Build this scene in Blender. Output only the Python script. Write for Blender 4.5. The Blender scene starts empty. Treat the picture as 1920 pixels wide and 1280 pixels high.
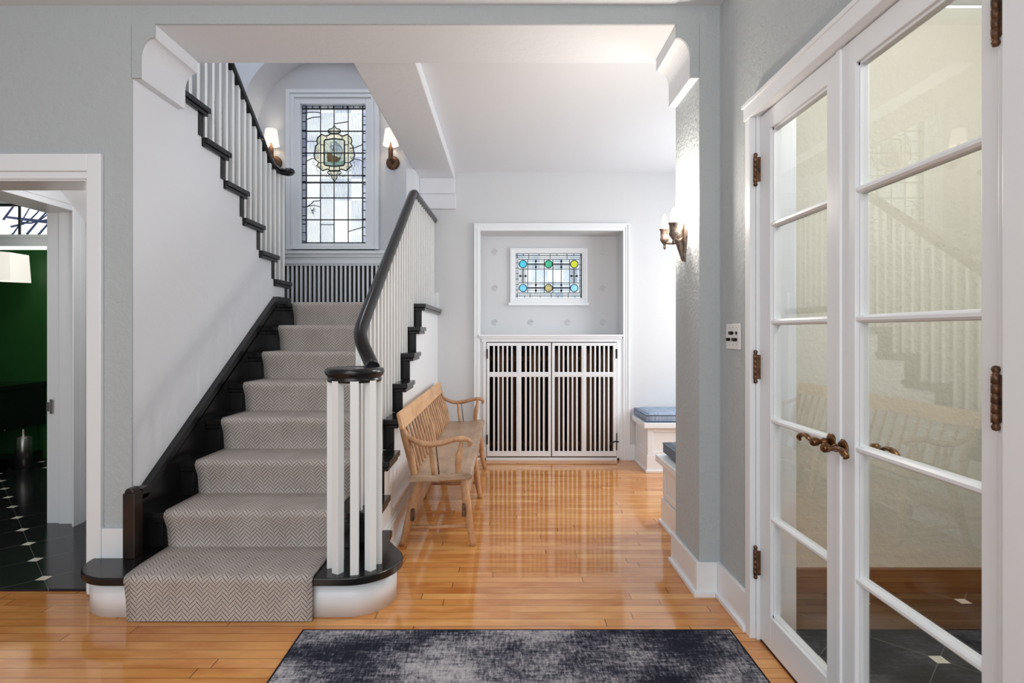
import bpy, math, random
from mathutils import Vector, Matrix

# ------------------------------------------------------------------ camera, world, light, exposure
S = bpy.context.scene
COL = S.collection
F = 1067.0
cam_d = bpy.data.cameras.new('camera')
cam_d.sensor_width = 36.0
cam_d.lens = F / 1920.0 * 36.0
cam_d.shift_x = 13.0 / 1920.0
cam_d.shift_y = -18.0 / 1920.0
cam_d.clip_start = 0.02
cam = bpy.data.objects.new('camera', cam_d)
cam.location = (0, 0, 1.21)
cam.rotation_euler = (math.pi / 2, 0, 0)
COL.objects.link(cam)
S.camera = cam
S.view_settings.view_transform = 'Standard'
S.view_settings.look = 'None'
S.view_settings.exposure = 0.12
S.view_settings.gamma = 1.0
S.view_settings.use_curve_mapping = False
S.cycles.max_bounces = 12
S.cycles.diffuse_bounces = 6
S.cycles.transparent_max_bounces = 24
S.cycles.sample_clamp_indirect = 6.0
S.cycles.caustics_reflective = False
S.cycles.caustics_refractive = False

W = bpy.data.worlds.new('world')
S.world = W
W.use_nodes = True
wb = W.node_tree.nodes['Background']
wb.inputs[0].default_value = (0.96, 0.985, 1.0, 1)
wb.inputs[1].default_value = 1.15


def light(name, kind, loc, power, color=(1, 1, 1), size=0.3, size_y=None, aim=None, spread=None):
    d = bpy.data.lights.new(name, kind)
    d.energy = power
    d.color = color
    if kind == 'AREA':
        d.shape = 'RECTANGLE'
        d.size = size
        d.size_y = size_y or size
        if spread: d.spread = spread
    else:
        d.shadow_soft_size = size
    o = bpy.data.objects.new(name, d)
    o.location = loc
    if aim is not None:
        o.rotation_euler = (Vector(aim) - Vector(loc)).to_track_quat('-Z', 'Y').to_euler()
    COL.objects.link(o)
    return o


# daylight through the alcove window on the right of the rear hall
light('alcove_window_daylight', 'AREA', (2.36, 4.25, 1.55), 36, (0.97, 0.985, 1.0), 1.3, 1.5, aim=(-1, 4.25, 1.3))
# added front hall fill, out of view: a broad area light and a point light
light('front_fill_area', 'AREA', (-0.9, -2.4, 1.6), 55, (0.90, 0.955, 1.0), 3.2, 1.9, aim=(-0.9, 3, 1.4))
light('hall_fill_point', 'POINT', (-0.9, 0.7, 2.45), 16, (0.92, 0.965, 1.0), 0.18)
# added fill light, unseen, high over the stair well
light('stairwell_fill_point', 'POINT', (-1.35, 3.75, 4.1), 17, (0.98, 0.98, 1.0), 0.25)
# lamp in the entrance vestibule behind the french doors
light('vestibule_lamp', 'POINT', (1.75, 1.3, 2.45), 30, (1.0, 0.975, 0.93), 0.15)
# lamp in the small powder room lobby on the left
light('lobby_lamp', 'POINT', (-2.25, 3.15, 1.93), 3.0, (1.0, 0.97, 0.95), 0.08)
light('powder_room_lamp', 'POINT', (-3.5, 4.3, 2.35), 16, (1.0, 0.97, 0.93), 0.15)


# ------------------------------------------------------------------ materials
class NT:
    """tiny wrapper that lets node maths be written as expressions"""
    def __init__(self, m):
        self.t = m.node_tree

    def node(self, typ, **kw):
        n = self.t.nodes.new(typ)
        for k, v in kw.items(): setattr(n, k, v)
        return n

    def put(self, sock, v):
        if isinstance(v, V): self.t.links.new(v.s, sock)
        elif isinstance(v, bpy.types.NodeSocket): self.t.links.new(v, sock)
        elif v is not None: sock.default_value = v

    def math(self, op, *a, clamp=False):
        n = self.node('ShaderNodeMath', operation=op, use_clamp=clamp)
        for i, v in enumerate(a): self.put(n.inputs[i], v)
        return V(self, n.outputs[0])

    def coord(self, which='Object'):
        n = self.node('ShaderNodeTexCoord')
        s = self.node('ShaderNodeSeparateXYZ')
        self.t.links.new(n.outputs[which], s.inputs[0])
        return [V(self, s.outputs[i]) for i in range(3)]

    def pos(self):
        n = self.node('ShaderNodeNewGeometry')
        s = self.node('ShaderNodeSeparateXYZ')
        self.t.links.new(n.outputs['Position'], s.inputs[0])
        return [V(self, s.outputs[i]) for i in range(3)]

    def vec(self, x, y, z=0.0):
        n = self.node('ShaderNodeCombineXYZ')
        for i, v in enumerate((x, y, z)): self.put(n.inputs[i], v)
        return V(self, n.outputs[0])

    def noise(self, vec, scale=5.0, detail=4.0, rough=0.55, col=False):
        n = self.node('ShaderNodeTexNoise')
        if vec is not None: self.put(n.inputs['Vector'], vec)
        n.inputs['Scale'].default_value = scale
        n.inputs['Detail'].default_value = detail
        n.inputs['Roughness'].default_value = rough
        return V(self, n.outputs[1 if col else 0])

    def white(self, vec, col=False):
        n = self.node('ShaderNodeTexWhiteNoise', noise_dimensions='3D')
        self.put(n.inputs['Vector'], vec)
        return V(self, n.outputs[1 if col else 0])

    def ramp(self, fac, stops, interp='LINEAR'):
        n = self.node('ShaderNodeValToRGB')
        n.color_ramp.interpolation = interp
        self.put(n.inputs[0], fac)
        e = n.color_ramp.elements
        while len(e) < len(stops): e.new(0.5)
        for i, (p, c) in enumerate(stops):
            e[i].position = p
            e[i].color = (*c, 1) if len(c) == 3 else c
        return V(self, n.outputs[0])

    def mix(self, fac, a, b, blend='MIX'):
        n = self.node('ShaderNodeMix', data_type='RGBA', blend_type=blend)
        self.put(n.inputs[0], fac)
        self.put(n.inputs[6], (*a, 1) if isinstance(a, tuple) else a)
        self.put(n.inputs[7], (*b, 1) if isinstance(b, tuple) else b)
        return V(self, n.outputs[2])

    def bump(self, h, strength=0.3, dist=0.002):
        n = self.node('ShaderNodeBump')
        n.inputs['Strength'].default_value = strength
        n.inputs['Distance'].default_value = dist
        self.put(n.inputs['Height'], h)
        return V(self, n.outputs[0])


class V:
    def __init__(self, nt, s): self.nt, self.s = nt, s
    def __add__(self, o): return self.nt.math('ADD', self, o)
    def __radd__(self, o): return self.nt.math('ADD', o, self)
    def __sub__(self, o): return self.nt.math('SUBTRACT', self, o)
    def __rsub__(self, o): return self.nt.math('SUBTRACT', o, self)
    def __mul__(self, o): return self.nt.math('MULTIPLY', self, o)
    __rmul__ = __mul__
    def __truediv__(self, o): return self.nt.math('DIVIDE', self, o)
    def floor(self): return self.nt.math('FLOOR', self)
    def frac(self): return self.nt.math('FRACT', self)
    def abs(self): return self.nt.math('ABSOLUTE', self)
    def lt(self, o): return self.nt.math('LESS_THAN', self, o)
    def gt(self, o): return self.nt.math('GREATER_THAN', self, o)
    def mx(self, o): return self.nt.math('MAXIMUM', self, o)
    def mn(self, o): return self.nt.math('MINIMUM', self, o)


def srgb(r, g, b):
    f = lambda c: (c / 255 / 12.92) if c / 255 <= 0.04045 else ((c / 255 + 0.055) / 1.055) ** 2.4
    return (f(r), f(g), f(b))


def newmat(name):
    m = bpy.data.materials.new(name)
    m.use_nodes = True
    return m, NT(m), m.node_tree.nodes['Principled BSDF']


def mat(name, col, rough=0.5, metal=0.0, spec=0.5, bump=None, var=None, coat=0.0):
    """plain paint / metal; bump = (scale, strength, dist), var = (scale, amount, second colour)"""
    m, n, b = newmat(name)
    b.inputs['Roughness'].default_value = rough
    b.inputs['Metallic'].default_value = metal
    b.inputs['Specular IOR Level'].default_value = spec
    b.inputs['Coat Weight'].default_value = coat
    if var:
        f = n.noise(n.vec(*n.pos()), var[0], 5, 0.6)
        f2 = n.math('MULTIPLY', n.math('SUBTRACT', f, 0.5), var[1] * 2)
        n.put(b.inputs['Base Color'], n.mix(n.math('ADD', f2, 0.5, clamp=True), col, var[2]))
    else:
        b.inputs['Base Color'].default_value = (*col, 1)
    if bump:
        h = n.noise(n.vec(*n.pos()), bump[0], 4, 0.6)
        n.put(b.inputs['Normal'], n.bump(h, bump[1], bump[2]))
    return m


M = {}
M['plaster_grey'] = mat('plaster_grey', srgb(182, 189, 192), 0.75, spec=0.2, bump=(46, 0.75, 0.009), var=(3, 0.5, srgb(177, 184, 187)))
M['plaster_light'] = mat('plaster_light', srgb(220, 223, 229), 0.7, spec=0.25, bump=(22, 0.35, 0.005))
M['plaster_blue'] = mat('plaster_blue', srgb(208, 210, 213), 0.7, spec=0.25, bump=(25, 0.25, 0.004))
M['ceiling'] = mat('ceiling_paint', srgb(222, 226, 231), 0.8, spec=0.2, bump=(30, 0.2, 0.003))
M['rough_white'] = mat('rough_white_plaster', srgb(219, 223, 228), 0.75, spec=0.2, bump=(26, 0.35, 0.006))
M['trim'] = mat('white_trim_paint', srgb(230, 234, 238), 0.32, spec=0.45)
M['trim_rail'] = mat('white_baluster_paint', srgb(234, 236, 236), 0.3, spec=0.45)
M['black'] = mat('black_gloss_paint', srgb(14, 14, 16), 0.22, spec=0.5, bump=(60, 0.08, 0.002), var=(9, 0.5, srgb(24, 23, 25)))
M['black_worn'] = mat('worn_black_paint', srgb(52, 33, 22), 0.35, spec=0.5, var=(6, 1.2, srgb(22, 18, 18)))
M['came'] = mat('lead_came', srgb(30, 36, 46), 0.5, metal=0.2)
M['brass'] = mat('aged_brass', srgb(140, 100, 60), 0.33, metal=0.9, var=(90, 1.2, srgb(70, 50, 38)), bump=(120, 0.2, 0.001))
M['bronze'] = mat('dark_bronze', srgb(126, 92, 66), 0.42, metal=0.6, var=(50, 1.2, srgb(58, 44, 36)), bump=(110, 0.4, 0.002))
M['sconce_metal'] = mat('weathered_pewter', srgb(150, 132, 120), 0.5, metal=0.5, var=(60, 1.3, srgb(84, 72, 66)), bump=(130, 0.6, 0.003))
M['radiator'] = mat('brown_radiator_paint', srgb(108, 76, 52), 0.5, metal=0.2)
M['dark_cavity'] = mat('cavity_shade_brown', srgb(34, 28, 26), 0.8)  # shade behind the slats, put into a dark brown colour
M['iron'] = mat('black_iron', srgb(28, 28, 28), 0.4, metal=0.6)
M['steel'] = mat('brushed_steel', srgb(170, 165, 160), 0.3, metal=0.95)
M['green'] = mat('deep_green_paint', srgb(40, 88, 42), 0.35, spec=0.5)
M['black_tile'] = mat('black_glass_tile', srgb(12, 12, 12), 0.1, spec=0.6)
M['switch'] = mat('switch_plate_white', srgb(230, 230, 228), 0.3)
M['edging'] = mat('dark_rug_edging', srgb(28, 28, 34), 0.9, spec=0.1)
M['brown_base'] = mat('brown_stained_baseboard', srgb(98, 56, 28), 0.3, var=(7, 0.7, srgb(74, 40, 22)))
M['bark'] = mat('tree_bark', srgb(60, 70, 110), 0.9)
M['cream_wall'] = mat('cream_textured_plaster', srgb(225, 221, 208), 0.7, spec=0.2, bump=(34, 0.75, 0.008))
M['coir'] = mat('charcoal_doormat', srgb(46, 46, 48), 0.95, spec=0.1, bump=(220, 0.9, 0.006), var=(120, 1.2, srgb(24, 24, 26)))


def emit_mat(name, col, strength):
    m, n, b = newmat(name)
    b.inputs['Base Color'].default_value = (*col, 1)
    b.inputs['Emission Color'].default_value = (*col, 1)
    b.inputs['Emission Strength'].default_value = strength
    return m


M['bulb'] = emit_mat('glowing_bulb', (1.0, 0.93, 0.82), 22)
M['shade'] = emit_mat('lit_linen_shade', (1.0, 0.93, 0.85), 0.5)
M['shade_sq'] = emit_mat('lit_paper_shade', (1.0, 0.94, 0.86), 0.5)


def floor_mat():
    m, n, b = newmat('maple_strip_floor')
    x, y, z = n.pos()
    w = 0.0585
    row = (y / w).floor()
    r1 = n.white(n.vec(row, 3.3, 0.0))
    r2 = n.white(n.vec(row, 8.1, 0.0))
    L = 0.75 + r2 * 0.9
    xs = (x + r1 * 5.0) / L
    idx = xs.floor()
    rnd = n.white(n.vec(row, idx, 1.0))
    fy = (y / w).frac()
    fx = xs.frac()
    seam = fy.lt(0.042)
    butt = (fx * L).lt(0.0035)
    grain = n.noise(n.vec(x * 1.6 + rnd * 9.0, y * 26.0, rnd * 20.0), 2.2, 6, 0.62)
    cloud = n.noise(n.vec(x * 0.9, y * 2.6, rnd * 3.0), 2.6, 4, 0.6)
    base = n.ramp(rnd * 0.45 + grain * 0.55, [(0.12, srgb(190, 126, 68)), (0.38, srgb(206, 143, 80)), (0.62, srgb(218, 158, 93)), (0.9, srgb(230, 178, 114))])
    dark = n.ramp(cloud, [(0.3, srgb(220, 182, 156)), (0.55, (1, 1, 1))])
    c = n.mix(0.8, base, dark, 'MULTIPLY')
    c = n.mix(seam * 0.85, c, srgb(70, 34, 12))
    c = n.mix(butt * 0.8, c, srgb(44, 20, 8))
    n.put(b.inputs['Base Color'], c)
    n.put(b.inputs['Roughness'], 0.05 + grain * 0.07)
    b.inputs['Specular IOR Level'].default_value = 0.75
    h = seam.mx(butt) * -1.0 + grain * 0.05
    n.put(b.inputs['Normal'], n.bump(h, 0.35, 0.0008))
    return m


def tile_mat():
    m, n, b = newmat('black_diagonal_tile_with_white_insets')
    x, y, z = n.pos()
    u = (x + y) - 0.524       # lattice of inset squares on 45 degree lines
    v = (y - x) - 5.016
    k = 0.452
    fu = (u / k + 0.5).frac() - 0.5
    fv = (v / k + 0.5).frac() - 0.5
    grout = (fu.abs()).lt(0.005).mx((fv.abs()).lt(0.005))
    du = fu * k
    dv = fv * k
    dx = ((du - dv) * 0.5).abs()
    dy = ((du + dv) * 0.5).abs()
    dot = dx.mx(dy).lt(0.024)
    c1 = n.noise(n.vec(x, y, z), 14, 5, 0.7)
    base = n.ramp(c1, [(0.3, srgb(18, 18, 20)), (0.7, srgb(40, 40, 44))])
    c = n.mix(grout * 0.7, base, srgb(120, 118, 112))
    c = n.mix(dot, c, srgb(236, 228, 212))
    n.put(b.inputs['Base Color'], c)
    b.inputs['Roughness'].default_value = 0.16
    return m


def carpet_mat():
    m, n, b = newmat('herringbone_wool_runner')
    t = n.node('ShaderNodeUVMap')
    s = n.node('ShaderNodeSeparateXYZ')
    n.t.links.new(t.outputs[0], s.inputs[0])
    u, v = V(n, s.outputs[0]), V(n, s.outputs[1])
    P = 0.055
    wob = (n.noise(n.vec(u, v), 120, 2) - 0.5) * 0.0022
    uu = (u + wob) / P
    saw = (uu.frac() - 0.5).abs()
    par = uu.frac().gt(0.5)
    d = (v + wob + saw * P * 1.05) / 0.0205 + par * 0.5
    line = n.math('SMOOTH_MIN', (d.frac() - 0.5).abs(), 1.0, 0.0)
    fac = n.math('MULTIPLY', n.math('SUBTRACT', 0.13, line), 12.0, clamp=True)
    ctr = n.math('MULTIPLY', n.math('SUBTRACT', 0.022, (saw).mn((0.5 - saw).abs())), 24.0, clamp=True)
    fac = fac.mx(ctr * 0.5)
    fuzz = n.noise(n.vec(u, v), 700, 3)
    blot = n.noise(n.vec(u, v), 7, 3)
    light_c = n.ramp(fuzz * 0.55 + blot * 0.45, [(0.28, srgb(160, 152, 146)), (0.5, srgb(186, 178, 172)), (0.75, srgb(202, 196, 191))])
    c = n.mix(fac * 0.9, light_c, srgb(60, 55, 58))
    n.put(b.inputs['Base Color'], c)
    b.inputs['Roughness'].default_value = 0.95
    b.inputs['Specular IOR Level'].default_value = 0.1
    n.put(b.inputs['Normal'], n.bump(fuzz * 0.4 - fac, 0.6, 0.003))
    return m


def rug_mat():
    m, n, b = newmat('distressed_rug_pile')
    x, y, z = n.pos()
    a = n.noise(n.vec(x * 1.0, y * 1.4), 2.4, 5, 0.6)
    s1 = n.noise(n.vec(x * 9.0, y * 50.0), 1.5, 5, 0.75)
    s2 = n.noise(n.vec(x * 60.0, y * 13.0), 1.5, 5, 0.75)
    fine = n.noise(n.vec(x * 60.0, y * 30.0), 2.0, 3, 0.7)
    f = a * 1.1 + s1 * 0.58 + s2 * 0.62 + fine * 0.35 - 0.80
    c = n.ramp(f, [(0.36, srgb(34, 36, 48)), (0.45, srgb(58, 60, 72)), (0.53, srgb(98, 98, 108)), (0.62, srgb(146, 144, 150)), (0.76, srgb(182, 179, 182))])
    n.put(b.inputs['Base Color'], c)
    b.inputs['Roughness'].default_value = 0.95
    b.inputs['Specular IOR Level'].default_value = 0.1
    n.put(b.inputs['Normal'], n.bump(s1 + s2, 0.4, 0.002))
    return m


def wood_mat(name, c0, c1, c2, sc=(3, 3, 3)):
    m, n, b = newmat(name)
    x, y, z = n.coord('Object')
    g = n.noise(n.vec(x * sc[0], y * sc[1], z * sc[2]), 3.0, 6, 0.65)
    sp = n.noise(n.vec(x, y, z), 9.0, 4, 0.7)
    c = n.ramp(g * 0.6 + sp * 0.4, [(0.34, c0), (0.5, c1), (0.68, c2)])
    n.put(b.inputs['Base Color'], c)
    n.put(b.inputs['Roughness'], 0.34 + sp * 0.2)
    n.put(b.inputs['Normal'], n.bump(g, 0.2, 0.001))
    return m


def fabric_mat(name, c0, c1, c2, rot=False):
    m, n, b = newmat(name)
    x, y, z = n.pos()
    if rot: st = n.noise(n.vec(y * 60.0, 0.0, 0.0), 1.0, 3, 0.7)
    else: st = n.noise(n.vec(x * 60.0, 0.0, 0.0), 1.0, 3, 0.7)
    slub = n.noise(n.vec(x * 6.0, y * 6.0, z * 40.0), 5.0, 4, 0.7)
    n.put(b.inputs['Base Color'], n.ramp(st * 0.7 + slub * 0.3, [(0.35, c0), (0.5, c1), (0.65, c2)]))
    b.inputs['Roughness'].default_value = 0.9
    n.put(b.inputs['Normal'], n.bump(slub, 0.3, 0.002))
    return m


def wallpaper_mat():
    m, n, b = newmat('black_and_white_leafy_wallpaper')
    x, y, z = n.pos()
    f = n.noise(n.vec(x, y, z), 34, 3, 0.6)
    f2 = n.noise(n.vec(x, y, z), 70, 2, 0.5)
    n.put(b.inputs['Base Color'], n.mix((f * 0.6 + f2 * 0.4).gt(0.54), srgb(232, 230, 226), srgb(28, 28, 30)))
    b.inputs['Roughness'].default_value = 0.6
    return m


def clear_glass():
    m = bpy.data.materials.new('clear_door_glass')
    m.use_nodes = True
    n = NT(m)
    t = m.node_tree
    for q in list(t.nodes): t.nodes.remove(q)
    out = n.node('ShaderNodeOutputMaterial')
    g = n.node('ShaderNodeNewGeometry')
    dp = n.node('ShaderNodeVectorMath', operation='DOT_PRODUCT')
    t.links.new(g.outputs['Normal'], dp.inputs[0])
    t.links.new(g.outputs['Incoming'], dp.inputs[1])
    c = V(n, dp.outputs['Value']).abs()
    fres = n.math('POWER', 1.0 - c, 5.0) * 0.94 + 0.06
    tr = n.node('ShaderNodeBsdfTransparent')
    tr.inputs[0].default_value = (0.985, 0.99, 0.985, 1)
    gl = n.node('ShaderNodeBsdfGlossy')
    gl.inputs['Roughness'].default_value = 0.0
    gl.inputs['Color'].default_value = (1, 1, 1, 1)
    mx = n.node('ShaderNodeMixShader')
    n.put(mx.inputs[0], fres)
    t.links.new(tr.outputs[0], mx.inputs[1])
    t.links.new(gl.outputs[0], mx.inputs[2])
    t.links.new(mx.outputs[0], out.inputs[0])
    return m


def art_glass(name, stops, vscale=(30, 30, 6), big=3.0, cell=None, seed=0.0):
    """textured translucent window glass: daylight comes through, tinted"""
    m = bpy.data.materials.new(name)
    m.use_nodes = True
    n = NT(m)
    t = m.node_tree
    for q in list(t.nodes): t.nodes.remove(q)
    out = n.node('ShaderNodeOutputMaterial')
    x, y, z = n.pos()
    rip = n.noise(n.vec(x * vscale[0], y * vscale[1], z * vscale[2]), 3.0, 4, 0.7)
    cl = n.noise(n.vec(x + seed, y, z), big, 3, 0.5)
    f = rip * 0.55 + cl * 0.45
    if cell:
        cx = ((x - cell[0]) / cell[1]).floor()
        cz = ((z - cell[2]) / cell[3]).floor()
        r = n.white(n.vec(cx, cz, seed + 0.5))
        f = rip * 0.42 + cl * 0.34 + r * 0.24
    c = n.ramp(f, stops)
    gm = n.node('ShaderNodeGamma')
    n.put(gm.inputs[0], c)
    gm.inputs[1].default_value = 0.5           # the tint is applied by both faces of a pane
    tr = n.node('ShaderNodeBsdfTransparent')
    n.put(tr.inputs[0], gm.outputs[0])
    gl = n.node('ShaderNodeBsdfGlossy')
    gl.inputs['Roughness'].default_value = 0.15
    n.put(gl.inputs['Normal'], n.bump(rip, 0.5, 0.004))
    mx = n.node('ShaderNodeMixShader')
    mx.inputs[0].default_value = 0.05
    t.links.new(tr.outputs[0], mx.inputs[1])
    t.links.new(gl.outputs[0], mx.inputs[2])
    t.links.new(mx.outputs[0], out.inputs[0])
    return m


M['floor'] = floor_mat()
M['tile'] = tile_mat()
M['carpet'] = carpet_mat()
M['rug'] = rug_mat()
M['bench'] = wood_mat('honey_worn_wood', srgb(150, 108, 76), srgb(186, 142, 104), srgb(212, 172, 132), (8, 2, 2))
M['bench_seat'] = wood_mat('weathered_seat_wood', srgb(140, 112, 90), srgb(172, 144, 118), srgb(194, 168, 140), (3, 1.2, 3))
M['bench_crest'] = wood_mat('pale_worn_wood', srgb(180, 136, 96), srgb(212, 166, 120), srgb(226, 188, 146), (2, 1.5, 3))
M['cushion_stripe'] = fabric_mat('blue_striped_cushion', srgb(96, 112, 134), srgb(142, 158, 180), srgb(178, 188, 202))
M['cushion_grey'] = fabric_mat('grey_blue_cushion', srgb(84, 96, 110), srgb(110, 122, 136), srgb(134, 144, 156), True)
M['wallpaper'] = wallpaper_mat()
M['glass'] = clear_glass()
M['art'] = art_glass('rippled_window_glass', [(0.28, srgb(132, 140, 168)), (0.37, srgb(184, 192, 208)), (0.45, srgb(214, 222, 226)), (0.56, srgb(238, 240, 238)), (0.72, srgb(252, 252, 248))],
                     (34, 34, 5), 2.6, cell=(-1.918, 0.1525, 2.04, 0.208), seed=1.0)
M['art_border'] = art_glass('pale_border_glass', [(0.3, srgb(170, 180, 220)), (0.55, srgb(225, 228, 240)), (0.7, srgb(250, 240, 214))], (9, 9, 9), 6)
M['art_cream'] = art_glass('cream_painted_glass', [(0.3, srgb(206, 198, 164)), (0.5, srgb(236, 230, 206)), (0.7, srgb(250, 248, 236))], (40, 40, 40), 9)
M['art_sky'] = art_glass('pale_blue_painted_glass', [(0.3, srgb(196, 220, 232)), (0.5, srgb(222, 236, 244)), (0.7, srgb(244, 248, 250))], (20, 20, 20), 8)
M['art_sea'] = art_glass('sea_green_painted_glass', [(0.35, srgb(90, 130, 138)), (0.5, srgb(170, 206, 204)), (0.65, srgb(226, 240, 238))], (90, 90, 160), 20)
M['art_hull'] = art_glass('brown_painted_glass', [(0.35, srgb(50, 36, 38)), (0.5, srgb(130, 96, 70)), (0.65, srgb(200, 180, 130))], (120, 120, 120), 30)
M['art_small'] = art_glass('clear_blue_panel_glass', [(0.3, srgb(186, 204, 226)), (0.5, srgb(222, 232, 240)), (0.7, srgb(246, 248, 248))], (26, 26, 26), 7,
                           cell=(0.19, 0.0785, 1.60, 0.115), seed=4.0)
for nm, c in (('teal', (60, 190, 210)), ('emerald', (50, 170, 120)), ('yellow', (236, 220, 40)), ('sky', (110, 190, 236)), ('amber', (206, 180, 110)), ('ice', (140, 205, 238))):
    M['roundel_' + nm] = art_glass('roundel_glass_' + nm, [(0.3, srgb(*c)), (0.7, srgb(*[min(255, v + 45) for v in c]))], (60, 60, 60), 20)


# ------------------------------------------------------------------ mesh helpers
def woff(p):
    v = Vector((0, 0, 0))
    while p is not None:
        v = v + Vector(p.location)
        p = p.parent
    return v


def catmull(pts, n=6):
    pts = [Vector(p) for p in pts]
    if len(pts) < 3: return pts
    out = []
    P = [pts[0] * 2 - pts[1]] + pts + [pts[-1] * 2 - pts[-2]]
    for i in range(1, len(P) - 2):
        for k in range(n):
            t = k / n
            a, b, c, d = P[i - 1], P[i], P[i + 1], P[i + 2]
            out.append(0.5 * ((2 * b) + (c - a) * t + (2 * a - 5 * b + 4 * c - d) * t * t + (3 * b - a - 3 * c + d) * t ** 3))
    out.append(pts[-1])
    return out


def lerp_list(vals, n):
    out = []
    for i in range(n):
        t = i / (n - 1) * (len(vals) - 1)
        k = min(int(t), len(vals) - 2)
        out.append(vals[k] + (vals[k + 1] - vals[k]) * (t - k))
    return out


class MB:
    def __init__(self):
        self.v, self.f, self.sm, self.uv = [], [], [], None

    def add(self, vs, fs, smooth=False):
        o = len(self.v)
        self.v += [tuple(p) for p in vs]
        for f in fs:
            self.f.append(tuple(i + o for i in f))
            self.sm.append(smooth)
        return self

    def box(self, x0, x1, y0, y1, z0, z1):
        x0, x1 = min(x0, x1), max(x0, x1)
        y0, y1 = min(y0, y1), max(y0, y1)
        z0, z1 = min(z0, z1), max(z0, z1)
        vs = [(x0, y0, z0), (x1, y0, z0), (x1, y1, z0), (x0, y1, z0), (x0, y0, z1), (x1, y0, z1), (x1, y1, z1), (x0, y1, z1)]
        return self.add(vs, [(3, 2, 1, 0), (4, 5, 6, 7), (0, 1, 5, 4), (1, 2, 6, 5), (2, 3, 7, 6), (3, 0, 4, 7)])

    def prism(self, prof, axis, a, b, smooth=False):
        """prof: list of 2D points; axis 'x' -> (y,z), 'y' -> (x,z), 'z' -> (x,y)"""
        area = sum(prof[i][0] * prof[(i + 1) % len(prof)][1] - prof[(i + 1) % len(prof)][0] * prof[i][1] for i in range(len(prof)))
        if area < 0: prof = prof[::-1]
        if a > b: a, b = b, a
        f = {'x': lambda p, t: (t, p[0], p[1]), 'y': lambda p, t: (p[0], t, p[1]), 'z': lambda p, t: (p[0], p[1], t)}[axis]
        n = len(prof)
        vs = [f(p, a) for p in prof] + [f(p, b) for p in prof]
        sides = [(i, (i + 1) % n, n + (i + 1) % n, n + i) for i in range(n)]
        caps = [tuple(range(n))[::-1], tuple(range(n, 2 * n))]
        if axis == 'y':
            sides = [s[::-1] for s in sides]
            caps = [c[::-1] for c in caps]
        o = len(self.v)
        self.v += vs
        for s in sides:
            self.f.append(tuple(i + o for i in s)); self.sm.append(smooth)
        for c in caps:
            self.f.append(tuple(i + o for i in c)); self.sm.append(False)
        return self

    def bar(self, p0, p1, w, h=None, up=(0, 0, 1), roll=0.0):
        """rectangular bar from p0 to p1"""
        h = h or w
        p0, p1 = Vector(p0), Vector(p1)
        d = (p1 - p0).normalized()
        u = Vector(up)
        if abs(d.dot(u)) > 0.98: u = Vector((0, 1, 0))
        s = d.cross(u).normalized()
        u = s.cross(d).normalized()
        if roll:
            R = Matrix.Rotation(roll, 3, d)
            s, u = R @ s, R @ u
        q = []
        for p in (p0, p1):
            for a, b in ((-1, -1), (1, -1), (1, 1), (-1, 1)):
                q.append(p + s * a * w / 2 + u * b * h / 2)
        return self.add(q, [(0, 1, 2, 3), (7, 6, 5, 4), (0, 4, 5, 1), (1, 5, 6, 2), (2, 6, 7, 3), (3, 7, 4, 0)])

    def tube(self, pts, r, seg=10, smoothpath=0, flat=1.0, up=(0, 0, 1)):
        pts = [Vector(p) for p in pts]
        if smoothpath: pts = catmull(pts, smoothpath)
        n = len(pts)
        rs = lerp_list(r, n) if isinstance(r, (list, tuple)) else [r] * n
        vs, fs = [], []
        u0 = Vector(up)
        d0 = (pts[1] - pts[0]).normalized()
        if abs(d0.dot(u0)) > 0.9: u0 = Vector((0, 1, 0)) if abs(d0.y) < 0.8 else Vector((1, 0, 0))
        for i, p in enumerate(pts):
            d = (pts[min(i + 1, n - 1)] - pts[max(i - 1, 0)])
            d = d.normalized() if d.length > 1e-9 else d0
            s = d.cross(u0).normalized()
            u = s.cross(d).normalized()
            u0 = u
            for k in range(seg):
                a = 2 * math.pi * k / seg
                vs.append(p + s * math.cos(a) * rs[i] + u * math.sin(a) * rs[i] * flat)
        for i in range(n - 1):
            for k in range(seg):
                a, b = i * seg + k, i * seg + (k + 1) % seg
                fs.append((a, b, b + seg, a + seg))
        o = len(self.v)
        self.v += [tuple(q) for q in vs]
        for f in fs: self.f.append(tuple(i + o for i in f)); self.sm.append(True)
        self.f.append(tuple(o + i for i in range(seg))[::-1]); self.sm.append(False)
        self.f.append(tuple(o + (n - 1) * seg + i for i in range(seg))); self.sm.append(False)
        return self

    def lathe(self, prof, c, axis=(0, 0, 1), seg=20):
        """prof: [(radius, height)] along axis from c"""
        ax = Vector(axis).normalized()
        u = Vector((1, 0, 0)) if abs(ax.x) < 0.9 else Vector((0, 1, 0))
        s = ax.cross(u).normalized()
        u = s.cross(ax).normalized()
        c = Vector(c)
        vs, fs = [], []
        for r, h in prof:
            for k in range(seg):
                a = 2 * math.pi * k / seg
                vs.append(c + ax * h + (u * math.cos(a) + s * math.sin(a)) * max(r, 1e-4))
        for i in range(len(prof) - 1):
            for k in range(seg):
                a, b = i * seg + k, i * seg + (k + 1) % seg
                fs.append((a, b, b + seg, a + seg))
        o = len(self.v)
        self.v += [tuple(q) for q in vs]
        for f in fs: self.f.append(tuple(i + o for i in f)); self.sm.append(True)
        self.f.append(tuple(o + i for i in range(seg))[::-1]); self.sm.append(False)
        self.f.append(tuple(o + (len(prof) - 1) * seg + i for i in range(seg))); self.sm.append(False)
        return self

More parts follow.
